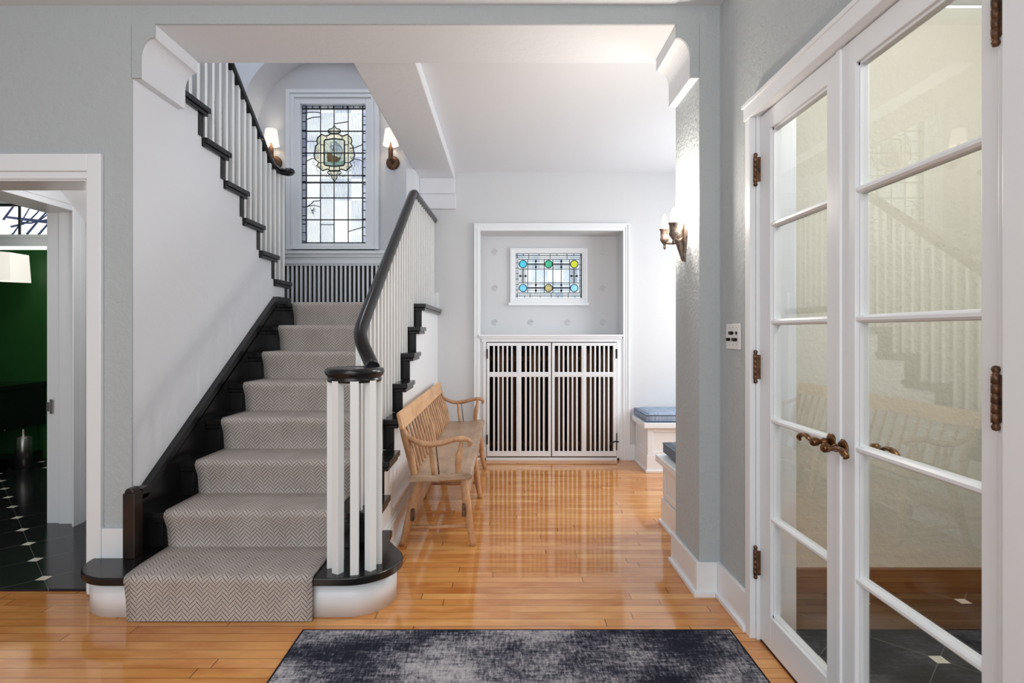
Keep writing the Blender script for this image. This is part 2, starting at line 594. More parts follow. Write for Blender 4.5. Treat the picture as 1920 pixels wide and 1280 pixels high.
    def build(self, name, m, parent=None, bevel=0.0, seg=2):
        off = woff(parent) if parent is not None else Vector((0, 0, 0))
        me = bpy.data.meshes.new(name)
        me.from_pydata([(a - off.x, b - off.y, c - off.z) for a, b, c in self.v], [], self.f)
        me.polygons.foreach_set('use_smooth', self.sm)
        me.materials.append(m)
        if self.uv:
            l = me.uv_layers.new(name='UVMap')
            for lp in me.loops: l.data[lp.index].uv = self.uv[lp.vertex_index]
        me.update()
        import bmesh
        bm = bmesh.new(); bm.from_mesh(me)
        bmesh.ops.recalc_face_normals(bm, faces=bm.faces)
        bm.to_mesh(me); bm.free()
        o = bpy.data.objects.new(name, me)
        COL.objects.link(o)
        if parent is not None: o.parent = parent
        if bevel:
            b = o.modifiers.new('bevel', 'BEVEL')
            b.width = bevel; b.segments = seg; b.limit_method = 'ANGLE'; b.angle_limit = 0.7
        return o


def tag(o, label=None, cat=None, group=None, kind=None):
    if label: o['label'] = label
    if cat: o['category'] = cat
    if group: o['group'] = group
    if kind: o['kind'] = kind
    return o


def thing(name, loc, label, cat, group=None):
    o = bpy.data.objects.new(name, None)
    o.location = loc
    o.empty_display_size = 0.1
    COL.objects.link(o)
    return tag(o, label, cat, group)


def struct(name, loc=(0, 0, 0), label=None):
    o = bpy.data.objects.new(name, None)
    o.location = loc
    COL.objects.link(o)
    return tag(o, label, None, None, 'structure')


def st(mb, name, m, label=None, bevel=0.0):
    return tag(mb.build(name, m, None, bevel), label, None, None, 'structure')


def copy_tree(o, parent=None):
    c = o.copy()
    COL.objects.link(c)
    c.parent = parent
    for ch in [x for x in bpy.data.objects if x.parent == o]: copy_tree(ch, c)
    return c


def frame_rect(mb, x0, x1, z0, z1, w, y0, y1, bottom=True):
    """rectangular picture-frame in the XZ plane"""
    mb.box(x0, x0 + w, y0, y1, z0, z1)
    mb.box(x1 - w, x1, y0, y1, z0, z1)
    mb.box(x0 + w, x1 - w, y0, y1, z1 - w, z1)
    if bottom: mb.box(x0 + w, x1 - w, y0, y1, z0, z0 + w)
    return mb


# ------------------------------------------------------------------ the room shell
YA, YB, YR = 2.62, 3.0, 5.38          # arch wall front / back, rear wall
ZC = 2.72                              # ceilings
XL, XR = -1.72, 1.0                    # stair wall, right hall wall
R_, T_ = 0.178, 0.27                   # riser, tread (lower flight)

tag(MB().box(-3.7, 2.6, -3.0, 5.7, -0.08, 0).build('floor', M['floor']), 'honey maple strip floor running across the hall', None, None, 'structure')
st(MB().box(-4.9, -1.88, 2.655, 5.5, 0, 0.012).box(-1.88, -1.83, 2.655, 3.66, 0, 0.012), 'floor_lobby', M['tile'], 'black tile floor with small white inset squares through the left doorway')
st(MB().box(1.13, 2.6, -0.6, 2.66, 0, 0.006), 'floor_vestibule', M['tile'], 'black tile floor with white insets behind the french doors')
st(MB().box(-3.7, 2.6, -3.0, YA, 2.712, 2.8), 'ceiling', M['ceiling'], 'white ceiling of the front hall')
st(MB().box(-0.80, 2.6, YB, 5.7, ZC, 2.8), 'ceiling_rear', M['ceiling'], 'smooth white ceiling of the rear hall')

def corbel_profile(sgn, xw):
    """in (x,z), block + cavetto + neck, hanging from z 2.627"""
    out = [(0, 2.66), (0.106, 2.66), (0.106, 2.565)]
    for i in range(9):
        a = math.pi / 2 * i / 8
        out.append((0.041 + 0.062 * (1 - math.sin(a)), 2.565 - 0.09 * (1 - math.cos(a))))
    out += [(0.041, 2.379), (0, 2.379)]
    return [(xw + sgn * p[0], p[1]) for p in out]


# wall with the wide opening (front face grey)
w = MB()
w.box(-3.7, -3.25, YA, YA + 0.18, 0, ZC)
w.box(-3.25, -1.91, YA, YA + 0.18, 1.925, ZC)
w.box(-1.91, XL - 0.112, YA, YA + 0.18, 0, ZC)
w.box(XL - 0.112, XL, YA, YA + 0.012, 0, ZC)
w.box(0.894, XR + 0.02, YA, YB - 0.02, 0, ZC)
w.box(XR + 0.02, 2.6, 2.66, YB - 0.02, 0, ZC)
w.box(XL, 0.894, YA, YA + 0.012, 2.627, ZC)
w.prism([(x - 0.001, min(z, 2.6269)) for x, z in corbel_profile(1, XL)], 'y', YA, YA + 0.012)
w.prism([(x + 0.001, min(z, 2.6269)) for x, z in corbel_profile(-1, 0.894)], 'y', YA, YA + 0.012)
st(w, 'wall_front', M['plaster_grey'], 'grey plaster wall around the wide opening')
# white soffit and its corbelled ends
st(MB().box(XL, 0.894, YA + 0.012, YB, 2.627, 2.80), 'ceiling_soffit', M['rough_white'], 'rough white plaster underside of the wide opening')


st(MB().prism(corbel_profile(1, XL), 'y', YA + 0.0122, YB - 0.01), 'trim_1', M['plaster_light'], 'white plaster corbel at the left end of the opening', 0.004)
st(MB().prism(corbel_profile(-1, 0.894), 'y', YA + 0.0122, YB - 0.03), 'trim_2', M['rough_white'], 'rough plaster corbel at the right end of the opening above the candle sconce', 0.004)

# right hall wall with the french-door opening
DY0, DY1, DZ = 1.14, 2.235, 2.06
w = MB()
w.box(XR - 0.01, XR + 0.118, DY1 + 0.01, YA + 0.0, 0, ZC)
w.box(XR - 0.01, XR + 0.118, DY0 - 0.041, DY1 + 0.01, DZ + 0.01, ZC)
w.box(XR - 0.01, XR + 0.118, -3.0, DY0 - 0.041, 0, ZC)
st(w, 'wall_right', M['plaster_grey'], 'grey plaster wall that holds the french doors')

# stair wall: under the upper flight, stepped top
UR, UY, UT = 0.178, 4.525, 0.25
prof = [(YA + 0.18, 0), (YA + 0.18, 2.627)]
prof = [(YB - 0.38 + 0.18, 0)]
top = []
for k in range(1, 8):
    z = 1.424 + UR * k - 0.05
    yn = UY - UT * (k - 1) - 0.05
    top.append((yn, z - UR if k > 1 else 0.0))
    top.append((yn, z))
prof = top + [(YA + 0.182, 1.424 + UR * 7 - 0.05), (YA + 0.182, 0)]
prof[0] = (UY - 0.05, 0)
w = MB().prism(prof, 'x', XL - 0.11, XL)
w.box(XL - 0.11, XL, YA + 0.012, YA + 0.182, 0, 2.64)
st(w, 'wall_stair', M['plaster_light'], 'pale plaster wall beside the lower flight')

# rear wall with niche and stair window bay
NX0, NX1, NZ1, NY = -0.238, 1.117, 2.163, 5.68
BX0, BX1, BYF, BCX, BCZ, BR = -2.355, -0.874, 5.04, -1.614, 3.06, 0.74
w = MB()
w.box(-0.66, NX0, YR, YR + 0.12, 0, ZC)
w.box(NX1, 2.6, YR, YR + 0.12, 0, ZC)
w.box(NX0, NX1, YR, YR + 0.12, NZ1, ZC)
w.box(-0.80, -0.66, YR, YR + 0.12, 0, ZC)
st(w, 'wall_rear', M['plaster_blue'], 'pale blue-grey rear wall with a framed niche')
w = MB()
w.box(NX0 - 0.05, NX0, YR + 0.1201, NY, 0, NZ1 + 0.05)
w.box(NX1, NX1 + 0.05, YR + 0.1201, NY, 0, NZ1 + 0.05)
w.box(NX0, NX1, YR + 0.1201, NY, NZ1, NZ1 + 0.05)
SX0, SX1, SZ0, SZ1 = 0.104, 0.768, 1.547, 1.995          # small window opening
w.box(NX0 - 0.05, SX0, NY, NY + 0.08, 0, NZ1 + 0.05)
w.box(SX1, NX1 + 0.05, NY, NY + 0.08, 0, NZ1 + 0.05)
w.box(SX0, SX1, NY, NY + 0.08, SZ1, NZ1 + 0.05)
w.box(SX0, SX1, NY, NY + 0.08, 0, SZ0)
niche = st(w, 'wall_niche', M['plaster_blue'], 'recessed niche wall above the radiator cover')
for (px, py) in ((928, 472), (928, 540), (928, 604), (995, 604), (1064, 604), (1130, 604), (1130, 540), (1130, 472)):
    cx, cz = (px - 947) * NY / F, 1.21 - (py - 622) * NY / F
    q = MB()
    for r in (0.028, 0.017, 0.008):
        pts = [(cx + r * math.cos(a * math.pi / 8), NY - 0.002, cz + r * math.sin(a * math.pi / 8)) for a in range(0, 15)]
        q.tube(pts, 0.0028, 6)
    q.build('plaster_rosette', M['plaster_blue'], niche)

# stair bay: front plane with arched opening, soffit, back wall with window opening
WX0, WX1, WZ0, WZ1 = -1.926, -1.306, 2.012, 3.353
arch = []
N = 28
for i in range(N + 1):
    a = math.pi * i / N
    arch.append((BCX + BR * math.cos(a), BCZ + BR * math.sin(a)))
w = MB()
ZT = 4.6
w.box(-3.0, BX0, BYF, YR + 0.1, 1.2, ZT)
w.box(BX1, -0.80, BYF, YR + 0.1, 1.2, ZT)
for i in range(N):                                   # pieces above the arch
    (xa, za), (xb, zb) = arch[i], arch[i + 1]
    w.add([(xa, BYF, za), (xb, BYF, zb), (xb, BYF, ZT), (xa, BYF, ZT), (xa, YR, za), (xb, YR, zb), (xb, YR, ZT), (xa, YR, ZT)],
          [(0, 1, 2, 3), (7, 6, 5, 4), (4, 5, 1, 0), (3, 2, 6, 7)])
st(w, 'wall_stair_bay', M['plaster_light'], 'arched recess around the tall stained-glass window')
w = MB()
w.box(BX0, WX0, YR, YR + 0.12, 1.2, ZT)
w.box(WX1, BX1 , YR, YR + 0.12, 1.2, ZT)
w.box(WX0, WX1, YR, YR + 0.12, 1.2, WZ0)
w.box(WX0, WX1, YR, YR + 0.12, WZ1, ZT)
st(w, 'wall_window_bay', M['plaster_blue'], 'grey wall behind the two shaded sconces')
# stair-well shell above and beside the upper flight
w = MB()
w.box(-2.78, -2.68, YB - 0.2, BYF, 2.70, ZT)
w.box(-2.78, -0.8, YA + 0.2, YA + 0.3, 2.80, ZT)
w.box(-0.80, -0.70, YB, BYF + 0.3, 2.80, ZT)
st(w, 'wall_stairwell', M['plaster_light'], 'pale stair-well wall beside the upper flight')
st(MB().box(-2.78, -0.7, YA + 0.2, YR + 0.1, ZT, ZT + 0.08), 'ceiling_stairwell', M['ceiling'])
# beam from the opening back to the rear wall + its corbel
bx0, bx1 = -0.812, -0.475
w = MB().box(bx0, bx1, YB, YR, 2.645, 2.81)
w.box(bx0, bx0 + 0.03, YB, YR, 2.66, 3.1)
st(w, 'trim_3', M['rough_white'], 'rough white ceiling beam running to the rear wall', 0.006)
w = MB().box(-0.80, -0.462, YR - 0.05, YR, 2.365, 2.50)
w.box(-0.80, -0.470, YR - 0.075, YR, 2.50, 2.645)
st(w, 'trim_4', M['plaster_light'], 'plain corbel block under the far end of the beam', 0.004)
# side walls far right of the rear hall, with the alcove window opening
w = MB()
w.box(2.4, 2.5, 2.98, 3.55, 0, ZC)
w.box(2.4, 2.5, 4.95, 5.5, 0, ZC)
w.box(2.4, 2.5, 3.55, 4.95, 0, 0.8)
w.box(2.4, 2.5, 3.55, 4.95, 2.35, ZC)
st(w, 'wall_alcove', M['plaster_blue'], 'alcove wall at the right end of the rear hall')
# front hall left wall and vestibule shell
st(MB().box(-3.8, -3.7, -3.0, YA, 0, ZC), 'wall_left', M['plaster_grey'], 'left wall of the front hall')
w = MB()
w.box(1.12, 2.6, 2.655, 2.662, 0, ZC)
w.box(2.5, 2.6, -0.6, 2.66, 0, ZC)
w.box(1.12, 2.6, -0.7, -0.6, 0, ZC)
st(w, 'wall_vestibule', M['cream_wall'], 'cream textured vestibule wall seen through the french doors')
st(MB().box(1.0, 2.6, 2.63, 2.655, 0, 0.112).box(2.475, 2.5, -0.6, 2.63, 0, 0.112), 'baseboard_vestibule', M['brown_base'], 'brown stained baseboard behind the french doors')

# baseboards
def base_y(mb, x, side, y0, y1, h=0.155, t=0.018):
    """along Y, face towards side"""
    mb.box(x, x + side * t, y0, y1, 0, h)
    mb.box(x, x + side * (t + 0.014), y0, y1, 0, 0.022)


def base_x(mb, y, side, x0, x1, h=0.155, t=0.018):
    mb.box(x0, x1, y, y + side * t, 0, h)
    mb.box(x0, x1, y, y + side * (t + 0.014), 0, 0.022)


q = MB()
base_y(q, 0.894, -1, YA, YB + 0.01)
q.box(0.876, XR - 0.0285, YA - 0.018, YA - 0.0001, 0, 0.155)
q.box(0.862, XR - 0.0425, YA - 0.032, YA - 0.0002, 0, 0.022)
base_y(q, XR - 0.01, -1, 2.29, YA - 0.0003)
st(q, 'baseboard_right', M['trim'], 'tall white baseboard wrapping the pier', 0.003)
q = MB()
base_x(q, YA, -1, -1.846, XL - 0.01, 0.155 + 0.155)
st(q, 'baseboard_left', M['trim'], 'white baseboard between the left doorway and the stair', 0.003)
q = MB()
base_x(q, YR, -1, 1.175, 1.25, 0.15)
base_x(q, YR, -1, -0.62, -0.292, 0.15)
st(q, 'baseboard_rear', M['trim'], None, 0.003)

# ------------------------------------------------------------------ left doorway, lobby and powder room
q = MB()
q.box(-1.91, -1.846, YA - 0.024, YA, 0.012, 2.024)
q.box(-3.33, -1.91, YA - 0.022, YA, 1.945, 2.024)
q.box(-3.33, -1.913, YA - 0.010, YA, 1.912, 1.945)
q.box(-1.93, -1.905, YA, YA + 0.18, 0.012, 1.925)
q.box(-3.25, -1.91, YA, YA + 0.18, 1.905, 1.930)
q.box(-1.93, -1.91, YA + 0.001, YA + 0.012, 0.012, 1.925)
st(q, 'trim_5', M['trim'], 'white casing of the doorway on the left', 0.003)
# lobby: inner side wall with its doorway, wallpapered end wall, sloped stair underside
q = MB()
q.box(-2.87, -2.68, 3.60, 5.5, 0, 2.7)
q.box(-2.87, -2.68, YA + 0.18, 3.60, 1.99, 2.7)
st(q, 'wall_lobby', M['trim'], 'white lobby wall with an inner doorway')
q = MB()
q.box(-2.79, -2.655, 3.556, 3.60, 0, 1.96)
q.box(-2.875, -2.79, 3.57, 3.60, 0, 1.96)
q.box(-2.665, -2.655, 3.50, 3.556, 0, 2.03)
q.box(-2.875, -2.66, YA + 0.19, 3.60, 1.955, 1.99)
q.box(-2.67, -2.655, YA + 0.19, 3.60, 1.99, 2.06)
st(q, 'trim_6', M['trim'], 'white jamb and header of the inner doorway', 0.003)
st(MB().box(-2.68, -2.664, 3.60, 3.66, 0.012, 0.17), 'baseboard_lobby', M['trim'])
st(MB().box(-2.7, -1.83, 3.66, 3.72, 0, 2.7), 'wall_lobby_end', M['wallpaper'], 'black and white leafy wallpaper seen edge-on in the lobby')
st(MB().prism([(2.80, 2.075), (3.37, 2.075), (3.66, 1.862), (3.66, 1.92), (3.39, 2.12), (2.80, 2.12)], 'x', -2.68, XL - 0.11), 'ceiling_lobby', M['trim'], 'white sloping underside of the upper flight in the lobby')
lk = thing('strike_plate', (-2.86, 3.55, 1.0), 'small nickel latch plate set in the white inner door jamb', 'latch')
lx = (93 - 947) * 3.556 / F; lz = 1.21 - (762 - 622) * 3.556 / F
MB().box(lx + 0.004, lx + 0.018, 3.552, 3.558, lz - 0.045, lz + 0.045).build('face_plate', M['steel'], lk)
MB().box(lx - 0.012, lx + 0.004, 3.546, 3.558, lz - 0.028, lz + 0.028).build('strike_lip', M['steel'], lk)
# powder room
q = MB()
q.box(-5.3, -4.99, YR, YR + 0.1, 0, 2.7)
q.box(-4.99, -4.0, YR, YR + 0.1, 0, 1.985)
q.box(-4.0, -2.87, YR, YR + 0.1, 0, 2.7)
st(q, 'wall_powder_room', M['green'], 'deep green powder room wall under the high window')
st(MB().box(-5.3, -5.2, 2.6, YR, 0, 2.7).box(-5.3, -3.7, 2.62, 2.7, 0, 2.7), 'wall_powder_side', M['green'])
st(MB().box(-5.3, -2.87, 2.7, 5.5, 2.7, 2.75), 'ceiling_powder_room', M['ceiling'])
st(MB().box(-5.2, -2.87, YR - 0.02, YR, 2.02, 2.095).box(-5.2, -2.87, YR - 0.03, YR, 2.095, 2.125), 'trim_7', M['trim'], 'cream ledge under the powder room window')
st(MB().box(-5.2, -2.87, YR - 0.012, YR, 2.42, 2.7), 'trim_8', M['trim'])
wn = struct('window_3', (-4.4, YR, 2.1), 'high leaded window of the powder room with branches outside')
frame_rect(MB(), -4.99, -4.0, 2.095, 2.42, 0.02, YR, YR + 0.03).build('window_frame', M['came'], wn)
q = MB()
for x in (-4.60, -4.325, -4.10): q.box(x - 0.008, x + 0.008, YR + 0.005, YR + 0.02, 2.1, 2.42)
q.build('glazing_bar', M['came'], wn)
MB().box(-4.98, -4.01, YR + 0.01, YR + 0.014, 2.10, 2.41).build('pane', M['glass'], wn)
tr = thing('tree', (-4.4, 6.6, 0.0), 'bare blue-brown branches outside the high powder room window', 'tree')
random.seed(5)
q = MB()
q.tube([(-3.6, 6.9, 0), (-3.9, 6.7, 1.9), (-4.6, 6.5, 2.35), (-5.6, 6.4, 2.5)], [0.06, 0.04, 0.028, 0.012], 8, 4)
for i in range(30):
    x0 = -6.0 + i * 0.09; z0 = 2.45 + random.uniform(-0.25, 0.2)
    q.tube([(x0, 6.5, z0), (x0 + 0.25, 6.45, z0 + random.uniform(0.0, 0.25)), (x0 + 0.55, 6.4, z0 + random.uniform(0.1, 0.55))], [0.012, 0.008, 0.004], 6, 3)
q.build('branches', M['bark'], tr)
# vanity and its objects
vn = thing('vanity_cabinet', (-4.7, 4.8, 0.012), 'gloss black vanity cabinet below the green wall', 'cabinet')
MB().box(-5.15, -4.33, 4.2, YR - 0.01, 0.35, 0.70).build('cabinet_body', M['black_tile'], vn, 0.004)
MB().box(-5.15, -4.36, 4.2, YR - 0.01, 0.012, 0.10).build('plinth', M['black_tile'], vn, 0.004)
MB().box(-5.15, -4.40, 5.2, YR - 0.01, 0.10, 0.35).build('green_reflection', M['green'], vn)  # reflection of the green wall, put in as a coloured box
MB().box(-5.17, -4.31, 4.15, YR - 0.01, 0.70, 0.745).build('countertop', M['black_tile'], vn, 0.004)
bn = thing('metal_canister', (-4.25, 5.02, 0.012), 'brushed steel canister standing under the black vanity', 'canister')
MB().lathe([(0.062, 0), (0.062, 0.27), (0.058, 0.275)], (-4.25, 5.02, 0.012)).build('can_body', M['steel'], bn)
MB().lathe([(0.058, 0.275), (0.012, 0.285), (0.008, 0.34)], (-4.25, 5.02, 0.012)).build('lid', M['steel'], bn)
ac = thing('acrylic_box', (-4.42, 4.75, 0.747), 'clear acrylic box on the black vanity top', 'box')
frame_rect(MB(), -4.62, -4.335, 0.747, 0.80, 0.006, 4.72, 4.78).build('box_rim', M['steel'], ac)
MB().box(-4.614, -4.341, 4.725, 4.775, 0.753, 0.794).build('box_body', M['glass'], ac)
wl = thing('wall_lamp', (-4.45, 5.2, 1.60), 'lit white square-shaded lamp against the green wall', 'lamp')
q = MB()
q.add([(-4.57, 4.96, 1.665), (-4.312, 4.96, 1.655), (-4.312, 5.18, 1.655), (-4.57, 5.18, 1.665), (-4.56, 4.97, 1.925), (-4.325, 4.97, 1.905), (-4.325, 5.17, 1.905), (-4.56, 5.17, 1.925)],
      [(0, 1, 5, 4), (1, 2, 6, 5), (2, 3, 7, 6), (3, 0, 4, 7)])
q.build('lamp_shade', M['shade_sq'], wl)
MB().box(-4.56, -4.53, 5.10, YR, 1.76, 1.785).lathe([(0.05, 0), (0.05, 0.012)], (-4.56, YR - 0.012, 1.77), (0, 1, 0)).build('bracket', M['steel'], wl)
MB().lathe([(0.02, -0.05), (0.035, 0.0), (0.02, 0.035), (0.0, 0.04)], (-4.445, 5.07, 1.80)).build('bulb', M['shade_sq'], wl)

# ------------------------------------------------------------------ lower flight
def yn(k): return 2.385 if k == 1 else 2.415 + T_ * (k - 1)      # nosing of tread k


XS = -0.637                            # outer face of the open stringer
sc = thing('staircase', (-1.2, 2.4, 0), 'lower flight of black-painted stairs with a rounded starting step', 'staircase')


def step1(off, back):
    pts = [(-1.88 + off, 2.60)]
    r = 0.205 - off
    cx, cy = -1.675, 2.59
    for i in range(1, 13):
        a = math.pi + math.pi / 2 * i / 12
        pts.append((cx + r * math.cos(a), cy + r * math.sin(a)))
    cx, cy, r = -0.68, 2.598, 0.213 - off
    for i in range(0, 19):
        a = -math.pi / 2 + (math.pi / 2 + 0.1) * i / 18
        pts.append((cx + r * math.cos(a), cy + r * math.sin(a)))
    pts += [(-0.482 - off, 2.665), (-0.508 - off, 2.715), (-0.54 - off, 2.765), (-0.568 - off, 2.815), (-0.583 - off * 0.9, 2.87), (-0.588 - off * 0.9, back)]
    pts += [(-0.70, back), (-1.70, back), (-1.70, 2.60)]
    return pts


MB().prism(step1(0.03, 2.96), 'z', 0, 0.145, True).build('riser', M['trim'], sc)['label'] = 'white curved base of the bottom step'
MB().prism(step1(0, 2.97), 'z', 0.143, 0.178).build('tread', M['black'], sc, 0.006, 3)
for k in range(2, 9):
    z = R_ * k
    y = yn(k)
    end = y + T_ + 0.035 if k < 8 else YR
    MB().box(-1.70, XS, y + 0.032, y + 0.055, z - R_, z - 0.03).box(-1.70, -1.63, y + 0.024, y + 0.032, z - R_ + 0.012, z - 0.055).build('riser', M['black'], sc, 0.002)
    q = MB()
    q.box(-1.70, -0.600, y, min(end, YR), z - 0.03, z)
    q.box(-1.70, -0.610, y + 0.012, min(end, YR) - (0.012 if k < 8 else 0), z - 0.052, z - 0.03)
    if k == 8: q.box(-2.68, -1.70, y + 0.2, YR, z - 0.06, z)
    q.build('tread', M['black'], sc, 0.004)
q = MB()
prof = [(2.70, 0.0)]
for k in range(2, 9):
    y = yn(k) + 0.054
    prof.append((y, R_ * (k - 1) - (0.0 if k == 2 else 0.05)))
    prof.append((y, R_ * k - 0.05))
prof[0] = (yn(2) + 0.054, 0.0)
prof += [(YR, R_ * 8 - 0.05), (YR, 0)]
q.prism(prof, 'x', XS - 0.05, XS)
q.build('side_panel', M['trim'], sc)
q = MB()
q.box(XS, XS + 0.016, 2.95, YR, 0, 0.15)
q.box(XS, XS + 0.03, 2.95, YR, 0, 0.022)
q.box(XS, XS + 0.010, 2.95, YR, 0.15, 0.165)
q.build('baseboard', M['trim'], sc)
# skirting board on the wall side
slope = R_ / T_
y0, z0 = 2.69, 0.478
y1, z1 = 4.22, 1.462
q = MB()
q.prism([(2.645, 0.17), (2.645, 0.475), (y0, z0), (y1, z1), (4.475, z1), (4.475, 1.30), (4.3, 1.02), (2.95, 0.12), (2.70, 0.12)], 'x', XL, XL + 0.022)
q.prism([(2.645, 0.456), (2.645, 0.482), (y0, z0 + 0.01), (y1, z1 + 0.01), (4.475, z1 + 0.01), (4.475, z1 - 0.02), (y1 + 0.01, z1 - 0.025), (y0 + 0.01, z0 - 0.03)], 'x', XL, XL + 0.036)
q.prism([(2.66, 0.43), (y0, 0.43), (y0 + 0.02, z0 - 0.035), (y1 + 0.02, z1 - 0.05), (y1 + 0.02, z1 - 0.06), (y0 + 0.02, z0 - 0.045)], 'x', XL, XL + 0.028)
q.build('skirt_board', M['black'], sc)
q = MB().box(-1.738, -1.684, 2.585, 2.645, 0.178, 0.475).prism([(-1.732, 0.475), (-1.690, 0.475), (-1.694, 0.488), (-1.702, 0.496), (-1.722, 0.496), (-1.729, 0.488)], 'y', 2.588, 2.643)
q.build('starting_post', M['black_worn'], sc, 0.003)['label'] = 'worn brown-black post at the foot of the skirt board'

# carpet runner
def runner():
    prof = []                               # (y, z) outer line
    prof.append((2.372, 0.004))
    prof.append((2.378, 0.10))
    for k in range(1, 9):
        y, z = yn(k) - 0.010, R_ * k
        rz = z - 0.02
        if k > 1: prof += [(y + 0.036, z - R_ + 0.012), (y + 0.036, z - R_ + 0.03), (y + 0.026, z - 0.075)]
        for a in (200, 180, 155, 130, 108, 90):
            prof.append((y + 0.024 + 0.026 * math.cos(math.radians(a)), z - 0.012 + 0.024 * math.sin(math.radians(a))))
        if k < 8: prof.append((yn(k + 1) + 0.018, z + 0.011))
    prof.append((5.2, R_ * 8 + 0.011))
    fine, s = [], 0.0
    for i in range(len(prof) - 1):
        a, b = Vector(prof[i]), Vector(prof[i + 1])
        n = max(1, int((b - a).length / 0.05))
        for j in range(n): fine.append(a.lerp(b, j / n))
    fine.append(Vector(prof[-1]))
    nx = 16
    q = MB()
    q.uv = []
    vs, s, srow = [], 0.0, []
    for i, p in enumerate(fine):
        if i: s += (p - fine[i - 1]).length
        srow.append(s)
        first = max(0.0, 1 - s / 0.30)
        x0 = -1.605 + 0.028 * first
        x1 = -0.806 + 0.0 * first
        for j in range(nx + 1):
            x = x0 + (x1 - x0) * j / nx
            vs.append((x, p.x, p.y)); q.uv.append((x, s))
    fs = []
    w = nx + 1
    for i in range(len(fine) - 1):
        for j in range(nx): fs.append((i * w + j, i * w + j + 1, (i + 1) * w + j + 1, (i + 1) * w + j))
    q.add(vs, fs, True)
    # skirts: bound edges so the runner has thickness
    for side in (0, nx):
        o = len(q.v)
        base = []
        for i, p in enumerate(fine):
            a = fine[max(i - 1, 0)]; b = fine[min(i + 1, len(fine) - 1)]
            d = (b - a).normalized()
            nrm = Vector((d.y, -d.x))
            x = vs[i * w + side][0]
            base.append((x, p.x + nrm.x * 0.009, p.y + nrm.y * 0.009))
        q.v += base
        for i in range(len(fine)): q.uv.append((vs[i * w + side][0], srow[i]))
        for i in range(len(fine) - 1):
            f = (i * w + side, (i + 1) * w + side, o + i + 1, o + i)
            q.f.append(f); q.sm.append(False)
    return q


rn = runner().build('stair_runner', M['carpet'])
tag(rn, 'grey herringbone carpet runner laid down the lower flight', 'carpet')

# lower railing: cap volute, handrail, balusters
rl = thing('stair_railing', (-0.67, 2.52, 0.178), 'black-capped white balustrade of the lower flight with a round spindle newel', 'railing')
CX, CY = -0.668, 2.53
for ang, rad in ((196, 0.1), (240, 0.1), (284, 0.1), (326, 0.1), (10, 0.1), (58, 0.1), (104, 0.1), (150, 0.1)):
    a = math.radians(ang)
    px, py = CX + rad * math.cos(a), CY + rad * math.sin(a)
    q = MB()
    c, s_ = math.cos(a), math.sin(a)
    h = 0.018
    q.prism([(px + (u * c - v * s_) * h, py + (u * s_ + v * c) * h) for u, v in ((-1, -1), (1, -1), (1, 1), (-1, 1))], 'z', 0.176, 1.0)
    q.build('newel_spindle', M['trim_rail'], rl, 0.0015, 1)
MB().lathe([(0.02, 0.99), (0.112, 0.99), (0.118, 0.994), (0.118, 1.005), (0.114, 1.010), (0.124, 1.020), (0.129, 1.034), (0.127, 1.046), (0.118, 1.052), (0.095, 1.053), (0.09, 1.050), (0.0, 1.050)],
           (CX, CY, 0), seg=40).build('newel_cap', M['black'], rl)
XH = -0.70
rz = lambda y: 2.27 - (4.34 - y) * slope
q = MB()
path = [(-0.600, 2.585, 1.045), (-0.612, 2.62, 1.055), (-0.645, 2.665, 1.10), (-0.682, 2.705, 1.165), (XH, 2.76, rz(2.76) - 0.012), (XH, 2.86, rz(2.86))]
path2 = [(XH, 2.84, rz(2.84)), (XH, 3.5, rz(3.5)), (XH, 4.28, rz(4.28)), (XH, 4.345, 2.262), (XH + 0.005, 4.40, 2.268), (XH + 0.02, 4.6, 2.268), (-0.672, YR, 2.268)]
q.tube(catmull(path, 6) + [Vector(p) for p in ((XH, 3.2, rz(3.2)), (XH, 3.6, rz(3.6)), (XH, 4.0, rz(4.0)))] + catmull([(XH, 4.26, rz(4.26)), (XH, 4.325, 2.256), (XH + 0.002, 4.375, 2.268), (XH + 0.006, 4.45, 2.268), (-0.672, YR, 2.268)], 5), 0.032, 14)
q.build('handrail', M['black'], rl)
bs = 0.0135
for k in range(2, 9):
    for j in range(3 if k < 8 else 1):
        y = yn(k) + 0.045 + j * 0.09
        MB().box(XH - bs, XH + bs, y - bs, y + bs, R_ * k - 0.002, rz(y) if k < 8 else 2.25).build('baluster', M['trim_rail'], rl)
y = yn(8) + 0.12
while y < YR - 0.03:
    x = XH + 0.025 * (y - 4.3)
    MB().box(x - bs, x + bs, y - bs, y + bs, R_ * 8 - 0.002, 2.25).build('baluster', M['trim_rail'], rl)
    y += 0.088
MB().box(-0.672, -0.63, YR - 0.03, YR - 0.001, R_ * 8, 1.58).build('end_block', M['trim'], rl)

# ------------------------------------------------------------------ upper flight
us = thing('staircase', (-2.2, 4.5, 1.424), 'upper flight of black-edged steps climbing towards the front above the pale wall', 'staircase')
ur = thing('stair_railing', (-1.75, 4.5, 1.6), 'upper balustrade with a slim black handrail beside the tall window', 'railing')
zr = lambda y: 2.553 + 0.71 * (4.13 - y)
XU = -1.752
for k in range(1, 8):
    z = 1.424 + UR * k
    y = UY - UT * (k - 1)
    yc = y - UT - 0.045
    q = MB().box(-2.68, -1.690, yc, y, z - 0.03, z)
    q.box(-2.68, -1.700, yc, y - 0.014, z - 0.052, z - 0.03)
    q.build('tread', M['black'], us, 0.003)
    MB().box(-2.68, XL + 0.006, y - 0.088, y - 0.044, z - UR - 0.0, z - 0.05).build('riser', M['black'], us)
    for j in range(3):
        yb = y - 0.05 - j * UT / 3
        if yb < 2.95: continue
        MB().box(XU - bs, XU + bs, yb - bs, yb + bs, z - 0.002, min(zr(yb), 2.9) if yb < 4.2 else 2.46).build('baluster', M['trim_rail'], ur)
q = MB()
